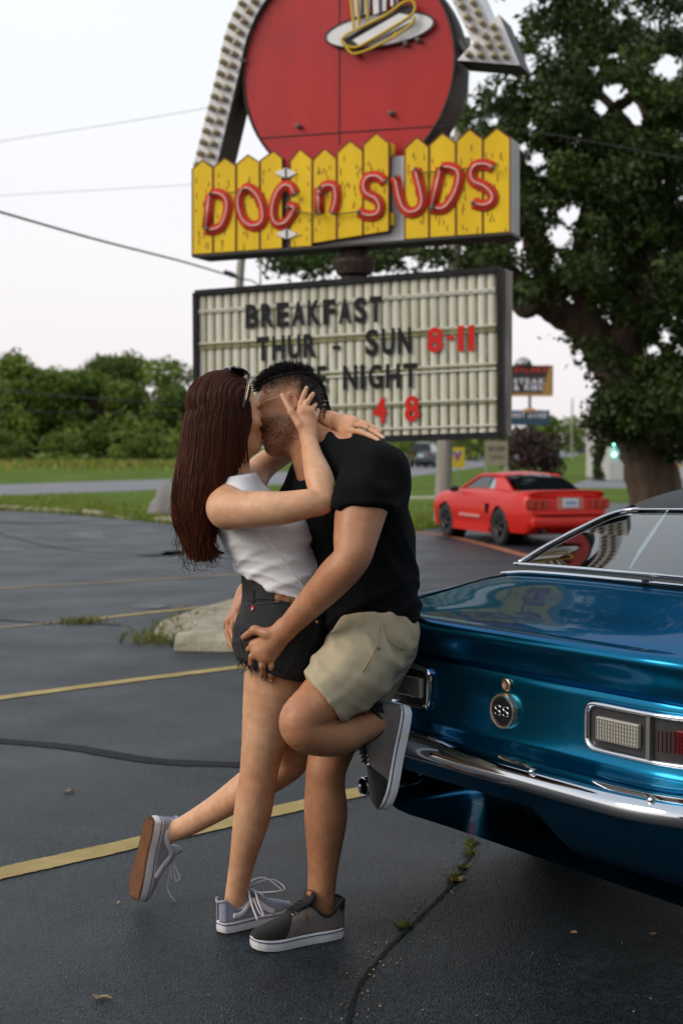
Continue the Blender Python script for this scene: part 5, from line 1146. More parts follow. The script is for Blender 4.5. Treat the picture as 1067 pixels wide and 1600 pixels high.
chain(fw, [(436, 1000, 4.14, .098), (424, 1090, 4.145, .083), (408, 1185, 4.155, .060), (402, 1225, 4.16, .056), (394, 1275, 4.175, .055), (378, 1350, 4.20, .038), (369, 1405, 4.22, .0345), (367, 1434, 4.228, .031)], .04)
chain(fw, [(440, 1000, 4.28, .098), (438, 1090, 4.30, .080), (450, 1165, 4.29, .060), (452, 1190, 4.30, .056), (400, 1223, 4.34, .056), (340, 1262, 4.39, .042), (288, 1292, 4.44, .0345), (258, 1303, 4.462, .032)], .03)
fw.cap(J(367, 1440, 4.23), J(425, 1437, 4.31), .028, .022, .02); fw.cap(J(255, 1304, 4.464), J(233, 1380, 4.445), .030, .022, .02)
def wtint(V):
    t = np.ones((len(V), 3)); L_ = (V-WH)@WB_.T/.97
    lips = (np.abs(L_[:, 1]) < .026) & (L_[:, 2] < -.055) & (L_[:, 2] > -.084) & (L_[:, 0] > .085); t[lips] = (.85, .55, .55)
    bl = np.exp(-(((L_-[.07, -.045, -.03])/[.03, .04, .025])**2).sum(1)); t *= (1-bl[:, None]*[0, .12, .12])
    for c, r in ((J(402, 1225, 4.10), .05), (J(515, 783, 3.93), .04), (J(474, 640, 4.13), .03)): w = near_pt(V, c, r)[:, None]; t *= 1-w*[.0, .08, .1]
    return t
build('body', fw, M_skw, woman, None, wtint)
# closed eye lashes, brow, earring
M_lash = mat('lash_dark', (.012, .007, .005), .6)
obj('eyebrow', tube([wq(.083, -.020, .030), wq(.078, -.036, .034), wq(.066, -.050, .028)], [.0022, .0026, .001], 5, True), M_lash, woman, smooth=True)
obj('eyelashes', join([tube([wq(.0855, -.022, -.003), wq(.083, -.034, -.006), wq(.075, -.044, -.003)], [.0012, .0016, .001], 5)] + [tube([wq(.084-.01*u*u, -.024-.018*u, -.004), wq(.094-.008*u, -.027-.024*u, -.011)], [.0008, .0003], 3) for u in np.linspace(0, 1, 9)]), M_lash, woman, kind='stuff')
ear = obj('earring', lathe([(.002, 0), (.0035, .001), (.003, .003), (.0, .0035)], wq(-.008, -.087, -.038), (0, -1, 0), 10), mat('gold', (.75, .52, .22), .2, metal=1), woman, smooth=True)
def nail(par, x, y, Y, r, m, ang=0.0):
    c = J(x, y, Y)+np.array([0, -r*.80, 0]); a = np.array([cos(ang), 0, sin(ang)]); b = np.array([-sin(ang), 0, cos(ang)]); V, F = ico((0, 0, 0), (.0040, .0022, .0055), 2); obj('fingernail', (c+V[:, :1]*a+V[:, 1:2]*np.array([0, 1, 0])+V[:, 2:]*b, F), m, par, smooth=True)
M_nail = mat('pale_nail', (.66, .46, .42), .25); M_nailm = mat('natural_nail', (.50, .28, .19), .35)
for x, y, Y, a in ((479, 606, 4.178, -.3), (489, 615, 4.18, -.4), (493, 632, 4.175, -.5), (441, 618, 4.165, .45), (591, 687, 4.043, 1.2), (598, 684, 4.057, 1.1), (548, 684, 4.117, 1.0)): nail(woman, x, y, Y, .0082, M_nail, a)
obj('finger_ring', tube([J(574, 668, 4.10)+np.array([0, cos(t)*.0098, sin(t)*.0098]) for t in np.linspace(0, 2*pi, 17)], .0016, 6, False), M_steel, woman, smooth=True)
obj('bracelet', tube([J(484.5, 694, 4.112)+np.array([.026*cos(t), .025*sin(t), .004*cos(t)]) for t in np.linspace(0, 2*pi, 25)], .0012, 5, False), MATS['gold'], woman, smooth=True)
# tank top
M_tank = mat('white_rib_cotton', (.76, .755, .77), .85, var=.03, scale=20, bump=.25, bscale=220, stretch=(1, 1, .12), sheen=.2, dist=.003)
ft = Field((-.46, 3.96, .82), (.06, 4.46, 1.50), .0036)
torso_w(ft, .009); ft.cap(J(440, 905, 4.21), J(444, 945, 4.21), .118, .130, .05)
ft.cap(J(366, 748, 4.20), J(372, 800, 4.20), .058, .085, .03); ft.cap(J(372, 752, 4.14), J(378, 752, 4.29), .045, .045, .03)
hn = unit(np.cross(J(392, 905, 4.05)-J(472, 940, 4.05), np.array([0, 1., 0]))); hn = hn if hn[2] < 0 else -hn
ft.plane(J(430, 923, 4.1), hn)
ft.plane(J(380, 742, 4.2), unit(np.array([-.10, 0, 1])))
ft.ell(J(336, 806, 4.00), (.112, .098, .092), None, .008, 'cut'); ft.ell(J(398, 742, 4.385), (.07, .07, .075), None, .01, 'cut')
ft.cap(J(368, 690, 4.205), J(370, 770, 4.21), .049, .046, .004, 'cut')
def tk(V):
    low = np.clip((J(0, 830, 4.2)[2]-V[:, 2])/.16, 0, 1); return fold(V, [((.3, .12, 1), .034, .006, low), ((-.35, .1, 1), .055, .006, np.clip(low*1.3, 0, 1)), ((.6, 0, 1), .075, .003, 1)], 3)
build('tank_top', ft, M_tank, woman, tk)
sm = spline([J(400, 822, 4.075), J(425, 850, 4.062), J(447, 880, 4.07), J(468, 908, 4.085), J(480, 928, 4.10)], 30); obj('side_seam', tube(sm-[0, .012, 0], .0022, 6), M_tank, woman, smooth=True)
# shorts
M_den = mat('black_denim', (.009, .010, .011), .85, var=.35, scale=70, bump=.3, bscale=500, dist=.002, col2=(.017, .018, .020)); M_thr = mat('denim_thread', (.045, .045, .045), .8)
fs = Field((-.44, 3.95, .68), (.12, 4.46, 1.09), .0036)
pelvis_w(fs, .012)
fs.cap(J(441, 900, 4.21), J(448, 975, 4.21), .121, .130, .04); fs.ell(J(441, 930, 4.21), (.108, .130, .075), BW, .03)
hem = unit(np.array([-.34, 0, -.94])); hem_o = J(420, 1046, 4.1)
fs.cap(J(436, 990, 4.13), J(424, 1080, 4.13), .112, .100, .03, clip=[(hem_o, hem)])
fs.cap(J(440, 985, 4.29), J(436, 1075, 4.31), .112, .098, .03, clip=[(J(400, 1040, 4.3), hem)])
fs.cap(J(428, 1035, 4.14), J(420, 1090, 4.14), .088, .086, .0, 'cut'); fs.cap(J(438, 1035, 4.30), J(436, 1090, 4.31), .086, .084, .0, 'cut')
fs.plane(J(430, 924, 4.1), -hn); fs.plane(hem_o, hem)
def sh(V): return fold(V, [((.5, .2, 1), .045, .004, near_pt(V, J(400, 1020, 4.1), .1)), ((.9, 0, -.5), .05, .005, near_pt(V, J(480, 1010, 4.08), .1))], 5)
shorts = build('denim_shorts', fs, M_den, woman, sh)
def surf_w(x, y, off_=.004, f=fs, Ys=(3.9, 4.6)):   # first hit of the sight line with a field
    Y = np.linspace(*Ys, 500); d0 = np.array([J(x, y, v) for v in Y]); ijk = np.round((d0-f.lo)/f.h).astype(int); ok = ((ijk >= 0) & (ijk < f.n)).all(1); val = np.full(len(Y), .5); val[ok] = f.d[tuple(ijk[ok].T)]
    w = np.where(val < 0)[0]; Y0 = Y[w[0]] if len(w) else 4.1; return J(x, y, Y0-off_)
def onto(name, pts, r, m, par, f=fs, n=24, off_=.003, **kw): 
    q = spline([(a, b, 0) for a, b in pts], n); p = np.array([surf_w(a, b, off_, f) for a, b, _ in q]); p[1:-1] = (p[:-2]+2*p[1:-1]+p[2:])/4; return obj(name, tube(p, r, 6, **kw), m, par, smooth=True)
onto('pocket_seam', [(383, 946), (377, 975), (376, 1005), (381, 1020)], .0016, M_thr, shorts); onto('pocket_seam', [(384, 946), (410, 943), (440, 941), (456, 945)], .0016, M_thr, shorts)
onto('waist_seam', [(388, 938), (420, 936), (455, 943), (495, 955)], .0022, M_den, shorts); onto('belt_loop', [(397, 922), (396, 942)], .007, M_den, shorts, flat=.4, flatdir=(0, 1, 0))
onto('leather_patch', [(429, 935), (445, 938), (460, 941)], .0145, mat('patch_leather', (.27, .13, .05), .6, var=.2, scale=60), shorts, flat=.18, flatdir=(0, 1, 0))
onto('patch_edge', [(430, 929), (445, 932), (459, 935)], .003, mat('patch_red', (.35, .012, .02), .6), shorts, off_=.008, flat=.4, flatdir=(0, 1, 0))
onto('red_tab', [(396, 947), (394, 954)], .0055, mat('tab_red', (.55, .01, .03), .6), shorts, off_=.006, n=6, flat=.4, flatdir=(0, 1, 0)); onto('tab_print', [(395.6, 949.5), (394.6, 952.5)], .0022, M_tank, shorts, off_=.010, n=4)
obj('rivet', lathe([(.006, 0), (.005, .003), (.0, .0035)], surf_w(495, 972, .001), (0, -1, 0), 12), mat('copper', (.7, .32, .15), .3, metal=1), shorts, smooth=True)
g = np.random.default_rng(4); fr = []
for k in range(110):                      # frayed hem threads
    x = g.uniform(372, 408) if k < 80 else g.uniform(408, 470); y = np.interp(x, [370, 400, 430, 470], [1024, 1040, 1046, 1062]); p = surf_w(x, y-3, .002); l = g.uniform(.008, .03)*(1.5 if k < 50 else .35)
    fr.append(tube([p, p+[g.normal(0, .004), g.normal(0, .003), -l*.5], p+[g.normal(0, .008), g.normal(0, .004), -l]], [.0014, .0011, .0007], 4))
obj('frayed_threads', join(fr), M_den, shorts, kind='stuff')
# hair: a body of hair with strands laid over it
M_hair = mat('auburn_hair', (.048, .0135, .0058), .5, spec=.16); attr_tint(M_hair)
hp = np.array([(357, 584, 4.195), (350, 612, 4.19), (338, 660, 4.18), (330, 715, 4.165), (317, 765, 4.15), (309, 810, 4.145), (312, 850, 4.14), (318, 872, 4.14)], float); hr = np.array([14, 44, 50, 49, 44, 35, 22, 10.])/531; hd_ = np.array([.030, .082, .088, .080, .068, .055, .04, .025])
fh = Field((-.56, 3.98, .96), (-.10, 4.36, 1.72), .004)
fh.ell(WH-WB_[0]*.020+WB_[2]*.036, np.array([.100, .086, .094])*.97, WB_, .01)
for i in range(1, len(hp)-3):
    a, b = J(*hp[i]), J(*hp[i+1]); n_ = 5
    for j in range(n_): t = j/n_; c = a+(b-a)*t; r = hr[i]+(hr[i+1]-hr[i])*t; fh.ell(c, (r*.84, (hd_[i]+(hd_[i+1]-hd_[i])*t)*.84, .05), None, .03)
fh.ell(wq(.085, -.02, -.035), (.085, .095, .095), WB_, .012, 'cut'); fh.ell(wq(.105, 0, .03), (.062, .09, .075), WB_, .012, 'cut'); fh.ell(J(352, 800, 4.04), (.065, .07, .065), None, .01, 'cut')
def hdsp(V): return np.clip((J(0, 640, 4.2)[2]+.05-V[:, 2])/.15, .15, 1)*.004*np.sin(V[:, 0]*260+V[:, 1]*180+np.sin(V[:, 2]*14)*2.2)+.003*np.sin(V[:, 0]*520-V[:, 1]*430+np.sin(V[:, 2]*19+1)*2)
hair = build('hair', fh, M_hair, woman, hdsp, lambda V: np.ones((len(V), 3)))
g = np.random.default_rng(12); hs = []; ht = []
hpc = spline(hp, 60); tt = np.linspace(0, 1, len(hpc)); hrc = np.interp(tt, np.linspace(0, 1, len(hr)), hr); hdc = np.interp(tt, np.linspace(0, 1, len(hr)), hd_); HC = np.array([J(*q) for q in hpc])
for k in range(4200):
    a = g.uniform(-pi, pi) if k % 3 else g.uniform(-pi*.95, -.05); rad = .80+.26*g.random()**.6; cl = np.round(a*4.5+g.normal(0, .15))/4.5; wv = g.uniform(.4, 1.3); wp = np.round(g.random()*5)/5*6; end = 1-.30*g.random()**1.6 if g.random() > .3 else g.uniform(.55, .9); ph = g.uniform(0, 6); pts = []
    st_ = .05+.10*g.random() if k % 4 else .02
    for t in np.linspace(st_, end, 16):
        c = np.array([np.interp(t, tt, HC[:, i]) for i in range(3)]); R1, R2 = np.interp(t, tt, hrc), np.interp(t, tt, hdc)
        aa = a + .10*sin(5*t+ph) + (cl-a)*.5*t; w = rad*(.74+.26*min(1, (t-st_)/.16)) + .05*sin(9*t+ph)*t + (.14*max(0, t-.8)*sin(ph*3)*4)
        p = c + np.array([cos(aa)*R1*w+.017*wv*max(0, t-.35)*sin(16*t+wp+aa*2), sin(aa)*R2*w+.012*wv*max(0, t-.35)*cos(13*t+wp), 0])
        curl = max(0, t-.80)/.2; p = p + np.array([.030*curl**2*(1+.6*sin(ph)) if sin(ph*2) > -.4 else -.012*curl, .010*curl*sin(ph), .012*curl**2*sin(ph)])
        if (J(356, 797, 4.05)-p)@(J(356, 797, 4.05)-p) < .068**2: v = p-J(356, 797, 4.05); p = J(356, 797, 4.05)+v/np.linalg.norm(v)*.068
        pts.append(p)
    pts = np.array(pts); L_ = (pts-WH)@WB_.T
    if ((L_[:, 0] > .030+.5*np.clip(L_[:, 2]-.04, 0, .1)) & (L_[:, 2] > -.13)).any(): continue
    hs.append(tube(pts, np.linspace(.0015, .0007, 16), 4, False)); ht += list(np.repeat((g.uniform(.35, 1.5)*np.linspace(.75, 1.9, 16))[:, None]*np.array([[1, g.uniform(.8, 1.1), g.uniform(.7, 1.1)]]), 4, axis=0))
for k in range(2200):                     # crown of the head: from the parting down over the skull
    az = g.uniform(radians(62), radians(298)); tp_ = np.array([.062*(1-abs(sin(az))*.6)*g.uniform(.3, 1), -.003*np.sign(sin(az)), .122]); tl = g.uniform(.75, 2.1); pts = []
    for t in np.linspace(0, 1, 10):
        el = pi/2*(1-t*tl); ce = cos(max(el, 0)); r0 = np.array([.106*ce*cos(az)-.020, -.092*ce*sin(az), .034+(.097*sin(el) if el > 0 else .11*el)]); w = min(1, t*2.2)
        pts.append(wq(*(r0*w + (1-w)*(tp_*[1, 1, 0]+[0, 0, .132-abs(tp_[0])*.22])*1.0)))
    pts = np.array(pts); pts += g.normal(0, .0016, 3)
    hs.append(tube(pts, np.linspace(.0013, .0013, 10), 4, False)); ht += [g.uniform(.5, 1.6)*np.array([1, g.uniform(.85, 1.0), g.uniform(.75, 1.0)])]*40
for k in range(70):                       # loose wisps beside the cheek and at the temple
    u = g.random(); a = wq(.020+.03*g.random(), -.078, .055-.05*u); b = wq(.020+.030*g.random(), -.080, .01-.05*u); c = wq(.006+.03*g.random(), -.083, -.03-.05*u); d = wq(-.012+.03*g.random(), -.083, -.10-.06*g.random())
    p = spline([a, b, c, d], 12); hs.append(tube(p, np.linspace(.0011, .0005, len(p)), 4, False)); ht += [g.uniform(.6, 1.3)*np.ones(3)]*(4*len(p))
for k in range(135):
    t0 = g.uniform(.35, .85); c = np.array([np.interp(t0, tt, HC[:, i]) for i in range(3)]); R1, R2 = np.interp(t0, tt, hrc), np.interp(t0, tt, hdc); a = g.uniform(pi*.55, pi*1.45) if k < 90 else g.uniform(-pi*.7, -.1); l = g.uniform(.05, .12); o_ = np.array([cos(a)*R1, sin(a)*R2, 0]); ph = g.uniform(0, 6)
    if k > 110: c = HC[-1]+np.array([g.uniform(-.05, .05), g.uniform(-.04, .0), g.uniform(.01, .07)]); o_ = o_*0
    p = spline([c+o_*.92, c+o_*1.04+np.array([.006*sin(ph), 0, -l*.4]), c+o_*1.08+np.array([.016*cos(ph), .008*sin(ph), -l*.8]), c+o_*1.0+np.array([.034*cos(ph)+.01, .01, -l*.86])], 14)
    hs.append(tube(p, np.linspace(.0008, .0004, len(p)), 4, False)); ht += [g.uniform(.8, 1.6)*np.array([1, .9, .8])]*(4*len(p))
so_ = obj('hair_strands', join(hs), M_hair, hair, smooth=True, kind='stuff', fix=False); set_tint(so_, np.array(ht))
# sunglasses pushed up into the hair
M_acet = mat('black_acetate', (.006, .007, .010), .08, spec=.6); sg_ = thing('sunglasses', 'black sunglasses pushed up on top of the woman\'s hair', 'sunglasses', wq(.03, 0, .13))
for s_ in (-1, 1):
    c = wq(.032, s_*.034, .131); ux, uy = unit(WB_[1]), unit(WB_[0]*.9-WB_[2]*.42); rim = [c+ux*.031*cos(a)*(1+.1*cos(2*a))+uy*.024*sin(a) for a in np.linspace(0, 2*pi, 25)]
    obj('lens', slab(rim[:-1], unit(np.cross(ux, uy))*.003), M_acet, sg_); obj('rim', tube(rim, .0042, 6, False), M_acet, sg_, smooth=True)
    obj('temple', tube(spline([wq(.052, s_*.064, .118), wq(.044, s_*.080, .095), wq(.030, s_*.089, .05), wq(.018, s_*.091, .01)], 14), [.004]*14 if False else .0046, 6, True, 1.0), M_acet if s_ > 0 else M_acet, sg_, smooth=True)
obj('temple_trim', tube(spline([wq(.050, -.079, .105), wq(.041, -.090, .08), wq(.027, -.0955, .035)], 12), .0013, 5), mat('pale_gold', (.7, .58, .40), .25, metal=.9), sg_, smooth=True)
obj('bridge', tube([wq(.034, -.010, .134), wq(.035, 0, .137), wq(.034, .010, .134)], .003, 6), M_acet, sg_)
# ------------------------------------------------------------------ man
mb_ = P(470, 1480, 4.12); mb_[2] = 0
man = thing('person', 'man in black t-shirt and khaki shorts leaning on the blue car, one knee bent', 'person', mb_)
LT = unit(J(592, 740, 4.02)-J(478, 747, 4.32)); SPM = unit(J(512, 715, 4.2)-J(590, 975, 4.16)); BM = basis(np.cross(LT, SPM)*-1, SPM)
if BM[0][0] > 0: BM = basis(np.cross(LT, SPM), SPM)
def torso_m(fd, e=0.0):
    fd.ell(J(545, 790, 4.19), np.array([.118, .172, .19])+e, BM, .05); fd.ell(J(584, 756, 4.13), np.array([.094, .10, .108])+e, None, .05)
    fd.cap(J(572, 850, 4.18), J(583, 975, 4.16), .116+e, .108+e, .06); fd.cap(J(500, 735, 4.30), J(590, 742, 4.05), .068+e, .078+e, .05); fd.ell(J(520, 800, 4.19), np.array([.09, .15, .10])+e, BM, .05)
fm = Field((-.42, 3.72, 0), (.36, 4.62, 1.74), H_)
torso_m(fm); fm.ell(J(582, 985, 4.17), (.105, .135, .10), None, .05)
MHc = J(452, 643, 4.285); MB2 = basis((-.965, -.06, -.24), (-.19, .40, .9))
mq = head(fm, MHc, MB2, 1.03, True)
chain(fm, [(466, 655, 4.27, .056), (478, 690, 4.24, .056), (500, 730, 4.20, .075)], .03); fm.cap(J(500, 690, 4.22), J(570, 722, 4.08), .045, .06, .04)
chain(fm, [(584, 748, 4.015, .066), (567, 785, 3.965, .074), (556, 838, 3.915, .062), (549, 872, 3.885, .0515), (523, 902, 3.90, .0515), (488, 940, 3.945, .042), (449, 981, 3.995, .031)], .03)
hand(fm, (446, 983, 4.0, .031), [(398, 1008, 4.040), (403, 1020, 4.030), (413, 1027, 4.028), (426, 1028, 4.035)],
     [[(390, 1013, 4.055), (386, 1022, 4.07), (389, 1030, 4.085)], [(394, 1026, 4.035), (393, 1036, 4.045), (397, 1044, 4.065)], [(410, 1040, 4.025), (411, 1050, 4.035), (412, 1060, 4.048)], [(424, 1041, 4.03), (424, 1053, 4.038), (424, 1063, 4.05)]],
     [(418, 990, 4.005), (398, 984, 4.02), (381, 996, 4.055)], .0145, .0103, .014)
chain(fm, [(484, 752, 4.33, .062), (460, 800, 4.42, .058), (440, 850, 4.49, .046), (412, 892, 4.43, .043), (388, 926, 4.345, .031)], .03)
hand(fm, (386, 928, 4.34, .031), [(368, 966, 4.215), (360, 972, 4.24), (359, 978, 4.27), (362, 984, 4.295)],
     [[(362, 985, 4.185), (368, 1004, 4.16), (379, 1018, 4.145)], [(356, 988, 4.215), (362, 1008, 4.185), (377, 1023, 4.155)], [(357, 992, 4.25), (362, 1008, 4.22), (374, 1022, 4.19)], [(360, 996, 4.28), (366, 1010, 4.25), (372, 1018, 4.23)]],
     [(381, 942, 4.25), (371, 958, 4.185), (372, 981, 4.135)], .0145, .0103, .014)
chain(fm, [(588, 1004, 4.09, .100), (540, 1058, 3.98, .084), (500, 1097, 3.91, .070), (470, 1126, 3.865, .060), (482, 1146, 3.87, .056), (525, 1150, 3.92, .056), (562, 1139, 3.975, .044), (588, 1131, 4.008, .034), (607, 1128, 4.022, .026)], .03)
fm.cap(J(609, 1131, 4.024), J(607, 1195, 4.024), .023, .019, .008)
chain(fm, [(590, 1000, 4.25, .105), (545, 1100, 4.19, .083), (514, 1185, 4.125, .062), (508, 1225, 4.12, .058), (509, 1275, 4.135, .0635), (505, 1350, 4.15, .046), (502, 1405, 4.155, .040), (507, 1440, 4.16, .035)], .04)
fm.cap(J(508, 1448, 4.155), J(440, 1470, 4.11), .032, .025, .02)
nzs = np.random.default_rng(2)
def mtint(V):
    t = np.ones((len(V), 3)); L_ = (V-MHc)@MB2.T/1.03; g = np.random.default_rng(3); sp_ = g.uniform(.0, 1, len(V))
    inh = (np.abs(L_) < [.14, .1, .15]).all(1)
    jaw = np.clip((-.018-L_[:, 2]+.35*(L_[:, 0]-.03))/.03, 0, 1)*np.clip((L_[:, 0]+.012)/.03, 0, 1)*np.clip((.135+L_[:, 2])/.02, 0, 1)*inh
    nose = (L_[:, 0] > .092) & (L_[:, 2] > -.052); jaw[nose] = 0
    t *= 1-(jaw*(.24+.16*sp_))[:, None]*[.86, .95, 1.0]
    fade = np.clip((L_[:, 2]-.014)/.058, 0, 1)*np.clip((.050+.35*(L_[:, 2]-.04)-L_[:, 0])/.03, 0, 1)*inh; back = np.clip((-.025-L_[:, 0])/.03, 0, 1)*np.clip((L_[:, 2]+.075)/.05, 0, 1)*inh; fd_ = np.maximum(fade*.95, back*1.1)
    t *= 1-np.clip(fd_*(.80+.25*sp_), 0, .96)[:, None]*[.96, .98, 1]
    lips = (np.abs(L_[:, 1]) < .026) & (L_[:, 2] < -.055) & (L_[:, 2] > -.084) & (L_[:, 0] > .085); t[lips] = (.85, .5, .48)
    ear_ = near_pt(V, mq(-.012, .08, -.008), .022)[:, None]; t *= 1-ear_*[0, .22, .25]
    arm = (V[:, 2] < .62)[:, None]*(sp_[:, None]*.16); t *= 1-arm*[.9, 1, 1.1]     # leg hair
    return t
build('body', fm, M_skm, man, None, mtint)
for x, y, Y, a in ((381, 996, 4.055, .7), (412, 1060, 4.048, 0), (424, 1063, 4.05, 0), (372, 981, 4.135, 0)): nail(man, x, y, Y, .0105, M_nailm, a)
# short dark hair
M_hm = mat('black_hair', (.010, .008, .007), .6, spec=.2); attr_tint(M_hm)
fq = Field(MHc-.16, MHc+.17, .0036)
fq.ell(mq(-.012, 0, .040), np.array([.1035, .0795, .0885])*1.022, MB2, .01); o1 = mq(.0, 0, .086); fq.plane(o1, -unit(MB2[2]*1-MB2[0]*.10)); fq.ell(mq(.125, 0, .030), np.array([.085, .11, .058]), MB2, .01, 'cut')
mh = build('hair', fq, M_hm, man, lambda V: .0012*np.sin(V[:, 0]*300+V[:, 2]*150), lambda V: np.ones((len(V), 3)), one=True)
g = np.random.default_rng(31); hs = []; ht = []
for k in range(5200):
    az = g.uniform(0, 2*pi); el = radians(g.uniform(30, 90)); d = np.array([cos(el)*cos(az), cos(el)*sin(az), sin(el)]); 
    if d[0] > .80 and d[2] < .5: continue
    b = np.array([-.012, 0, .040])+d*np.array([.103, .079, .088]); top = d[2] > .62;
    if not top and d[0] > -.45: continue
    ln_ = (g.uniform(.016, .034) if top else g.uniform(.006, .012)); dr = unit(d*(.75 if top else .4)+np.array([.55 if top else -.1, 0, .15 if top else -.7])+g.normal(0, .25, 3))
    p = [mq(*b), mq(*(b+dr*ln_*.5)), mq(*(b+dr*ln_+np.array([0, 0, -.003])))]; hs.append(tube(p, [.0010, .0008, .0004], 4, False)); ht += [g.uniform(.6, 1.8)*np.ones(3)]*12
for k in range(7000):                     # clipped sides and back
    az = g.uniform(0, 2*pi); z = g.uniform(-.06, .10); d = np.array([cos(az), sin(az), 0]); ce = sqrt(max(0, 1-((z-.040)/.088)**2)) if z > .04 else 1.0
    x_ = -.012+.1*ce*d[0]
    if x_ > .052+.35*(z-.04) or (x_ > -.03 and (z < .008 or g.random() > (z-.0)/.05)) or (abs(z+.008) < .04 and abs(x_+.01) < .026): continue
    n_ = unit(np.array([d[0]/.098, d[1]/.076, max(0, (z-.04))/.088**2*.08])); b = np.array([x_, .0765*ce*d[1]*(1 if z > -.01 else 1+(z+.01)*3), z])+n_*.0005; dr = unit(n_*.6+np.array([-.3, 0, -.5])+g.normal(0, .2, 3)); ln_ = .004+.006*(z > .06)+.004*(x_ < -.05)
    hs.append(tube([mq(*b), mq(*(b+dr*ln_))], [.0006, .0004], 3, False)); ht += [g.uniform(.7, 1.6)*np.ones(3)]*6
so_ = obj('hair_strands', join(hs), M_hm, mh, smooth=True, kind='stuff', fix=False); set_tint(so_, np.array(ht))
g = np.random.default_rng(32); hs = []
for k in range(1500):                     # stubble on the near side of the jaw
    x, z = g.uniform(-.005, .095), g.uniform(-.118, -.03)
    if z > -.02-.35*(.03-x) - .012 or x+abs(z)*.1 > .105: continue
    c = mq(x, .10, z); dirn = -MB2[1]; 
    for s_ in np.linspace(0, .10, 45):
        p = c+dirn*s_; ijk = np.round((p-fm.lo)/fm.h).astype(int)
        if (ijk >= 0).all() and (ijk < fm.n).all() and fm.d[tuple(ijk)] < .001: break
    else: continue
    q = p + .004*unit(MB2[1]*.6-MB2[2]*.6+MB2[0]*.1+g.normal(0, .3, 3)); hs.append(tube([p, q], [.0004, .0002], 3, False))
if hs: so_ = obj('stubble', join(hs), M_hm, man, kind='stuff', fix=False); set_tint(so_, np.ones((len(so_.data.vertices), 3))*1.5)
# spectacles, near temple visible
gl_ = thing('eyeglasses', 'thin gold rimmed glasses worn by the man', 'glasses', mq(.09, 0, .01)); Mg = MATS['gold']
for s_ in (-1, 1):
    obj('temple', tube(spline([mq(.088, s_*.060, .016), mq(.05, s_*.076, .016), mq(.0, s_*.082, .016), mq(-.018, s_*.083, .006)], 12), .0014, 6), Mg, gl_, smooth=True)
    c = mq(.093, s_*.033, .004); rim = [c+MB2[1]*.024*cos(a)+MB2[2]*.019*sin(a)-MB2[0]*.006*abs(cos(a)) for a in np.linspace(0, 2*pi, 25)]
    obj('rim', tube(rim, .0012, 5, False), Mg, gl_, smooth=True)
obj('bridge', tube([mq(.097, -.010, .008), mq(.101, 0, .011), mq(.097, .010, .008)], .0012, 5), Mg, gl_)
# t-shirt
M_tee = mat('black_jersey', (.0055, .006, .0068), 1.0, var=.1, scale=30, bump=.2, bscale=700, spec=.12, dist=.001)
fT = Field((-.26, 3.82, .82), (.32, 4.56, 1.50), .0038)
torso_m(fT, .012); fT.cap(J(573, 850, 4.18), J(583, 990, 4.165), .130, .135, .05)
so1 = J(566, 795, 3.97); sn1 = unit(J(556, 835, 3.92)-J(575, 760, 3.99)); sn1 = unit(np.array([.05, sn1[1]*.5, -1]))
fT.cap(J(584, 748, 4.015), J(567, 785, 3.965), .079, .0865, .04, clip=[(so1, sn1)]); fT.cap(J(567, 785, 3.965), J(560, 832, 3.925), .0865, .084, .02, clip=[(so1, sn1)])
fT.cap(J(484, 752, 4.33), J(458, 815, 4.43), .072, .072, .03, clip=[(J(466, 790, 4.40), unit(J(458, 815, 4.43)-J(484, 752, 4.33)))])
fT.cap(J(503, 705, 4.21), J(565, 728, 4.09), .055, .066, .04)
fT.cap(J(496, 700, 4.215), J(455, 612, 4.27), .0585, .07, .006, 'cut')
fT.cap(J(556, 834, 3.92), J(550, 870, 3.88), .076, .076, 0, 'cut')
hm = unit(np.array([.18, .0, -1.0])); fT.plane(J(575, 980, 4.15), hm)
def tee(V):
    low = np.clip((J(0, 880, 4.2)[2]-V[:, 2])/.12, 0, 1); return fold(V, [((-.5, .2, 1), .06, .010, low), ((.8, .3, .7), .07, .010, near_pt(V, J(535, 870, 4.08), .14)), ((.5, -.2, 1), .05, .008, near_pt(V, J(570, 770, 3.95), .1)), ((.9, 0, .45), .10, .006, 1)], 9)
tshirt = build('t_shirt', fT, M_tee, man, tee)
# khaki shorts
M_kha = mat('khaki_cotton', (.42, .345, .225), .85, var=.06, scale=25, bump=.3, bscale=480, dist=.0015, sheen=.1); M_kst = mat('khaki_stitch', (.36, .29, .19), .85)
fk = Field((-.14, 3.74, .60), (.34, 4.46, 1.06), .0036)
fk.ell(J(582, 985, 4.165), (.118, .150, .115), None, .04); fk.cap(J(580, 950, 4.165), J(582, 990, 4.165), .116, .120, .04)
kh = unit(J(490, 1105, 3.895)-J(560, 1037, 4.02)); ho = J(506, 1087, 3.925)
kh = unit(np.array([-.80, -.12, -.62]))
fk.cap(J(586, 1005, 4.10), J(545, 1053, 3.99), .114, .100, .05); fk.cap(J(550, 1048, 4.0), J(480, 1115, 3.88), .100, .080, .03, clip=[(ho, kh)])
fk.cap(J(592, 1000, 4.25), J(545, 1100, 4.19), .118, .104, .04, clip=[(J(548, 1092, 4.19), unit(J(545, 1100, 4.19)-J(592, 1000, 4.25)))])
fk.plane(J(580, 955, 4.1), np.array([0, 0, 1.]))
def kf(V):
    n1 = near_pt(V, J(520, 1010, 3.98), .12); n2 = near_pt(V, J(600, 1070, 4.02), .12); n3 = near_pt(V, J(505, 1080, 3.87), .10); n4 = near_pt(V, J(615, 1010, 4.0), .09)
    return fold(V, [((.45, .1, 1), .055, .009, n1), ((.2, .2, 1), .06, .010, n2), ((-.7, 0, .8), .06, .003, n3), ((.8, 0, .5), .045, .008, n4), ((-.6, 0, .8), .10, .004, 1)], 13)
kshorts = build('khaki_shorts', fk, M_kha, man, kf)
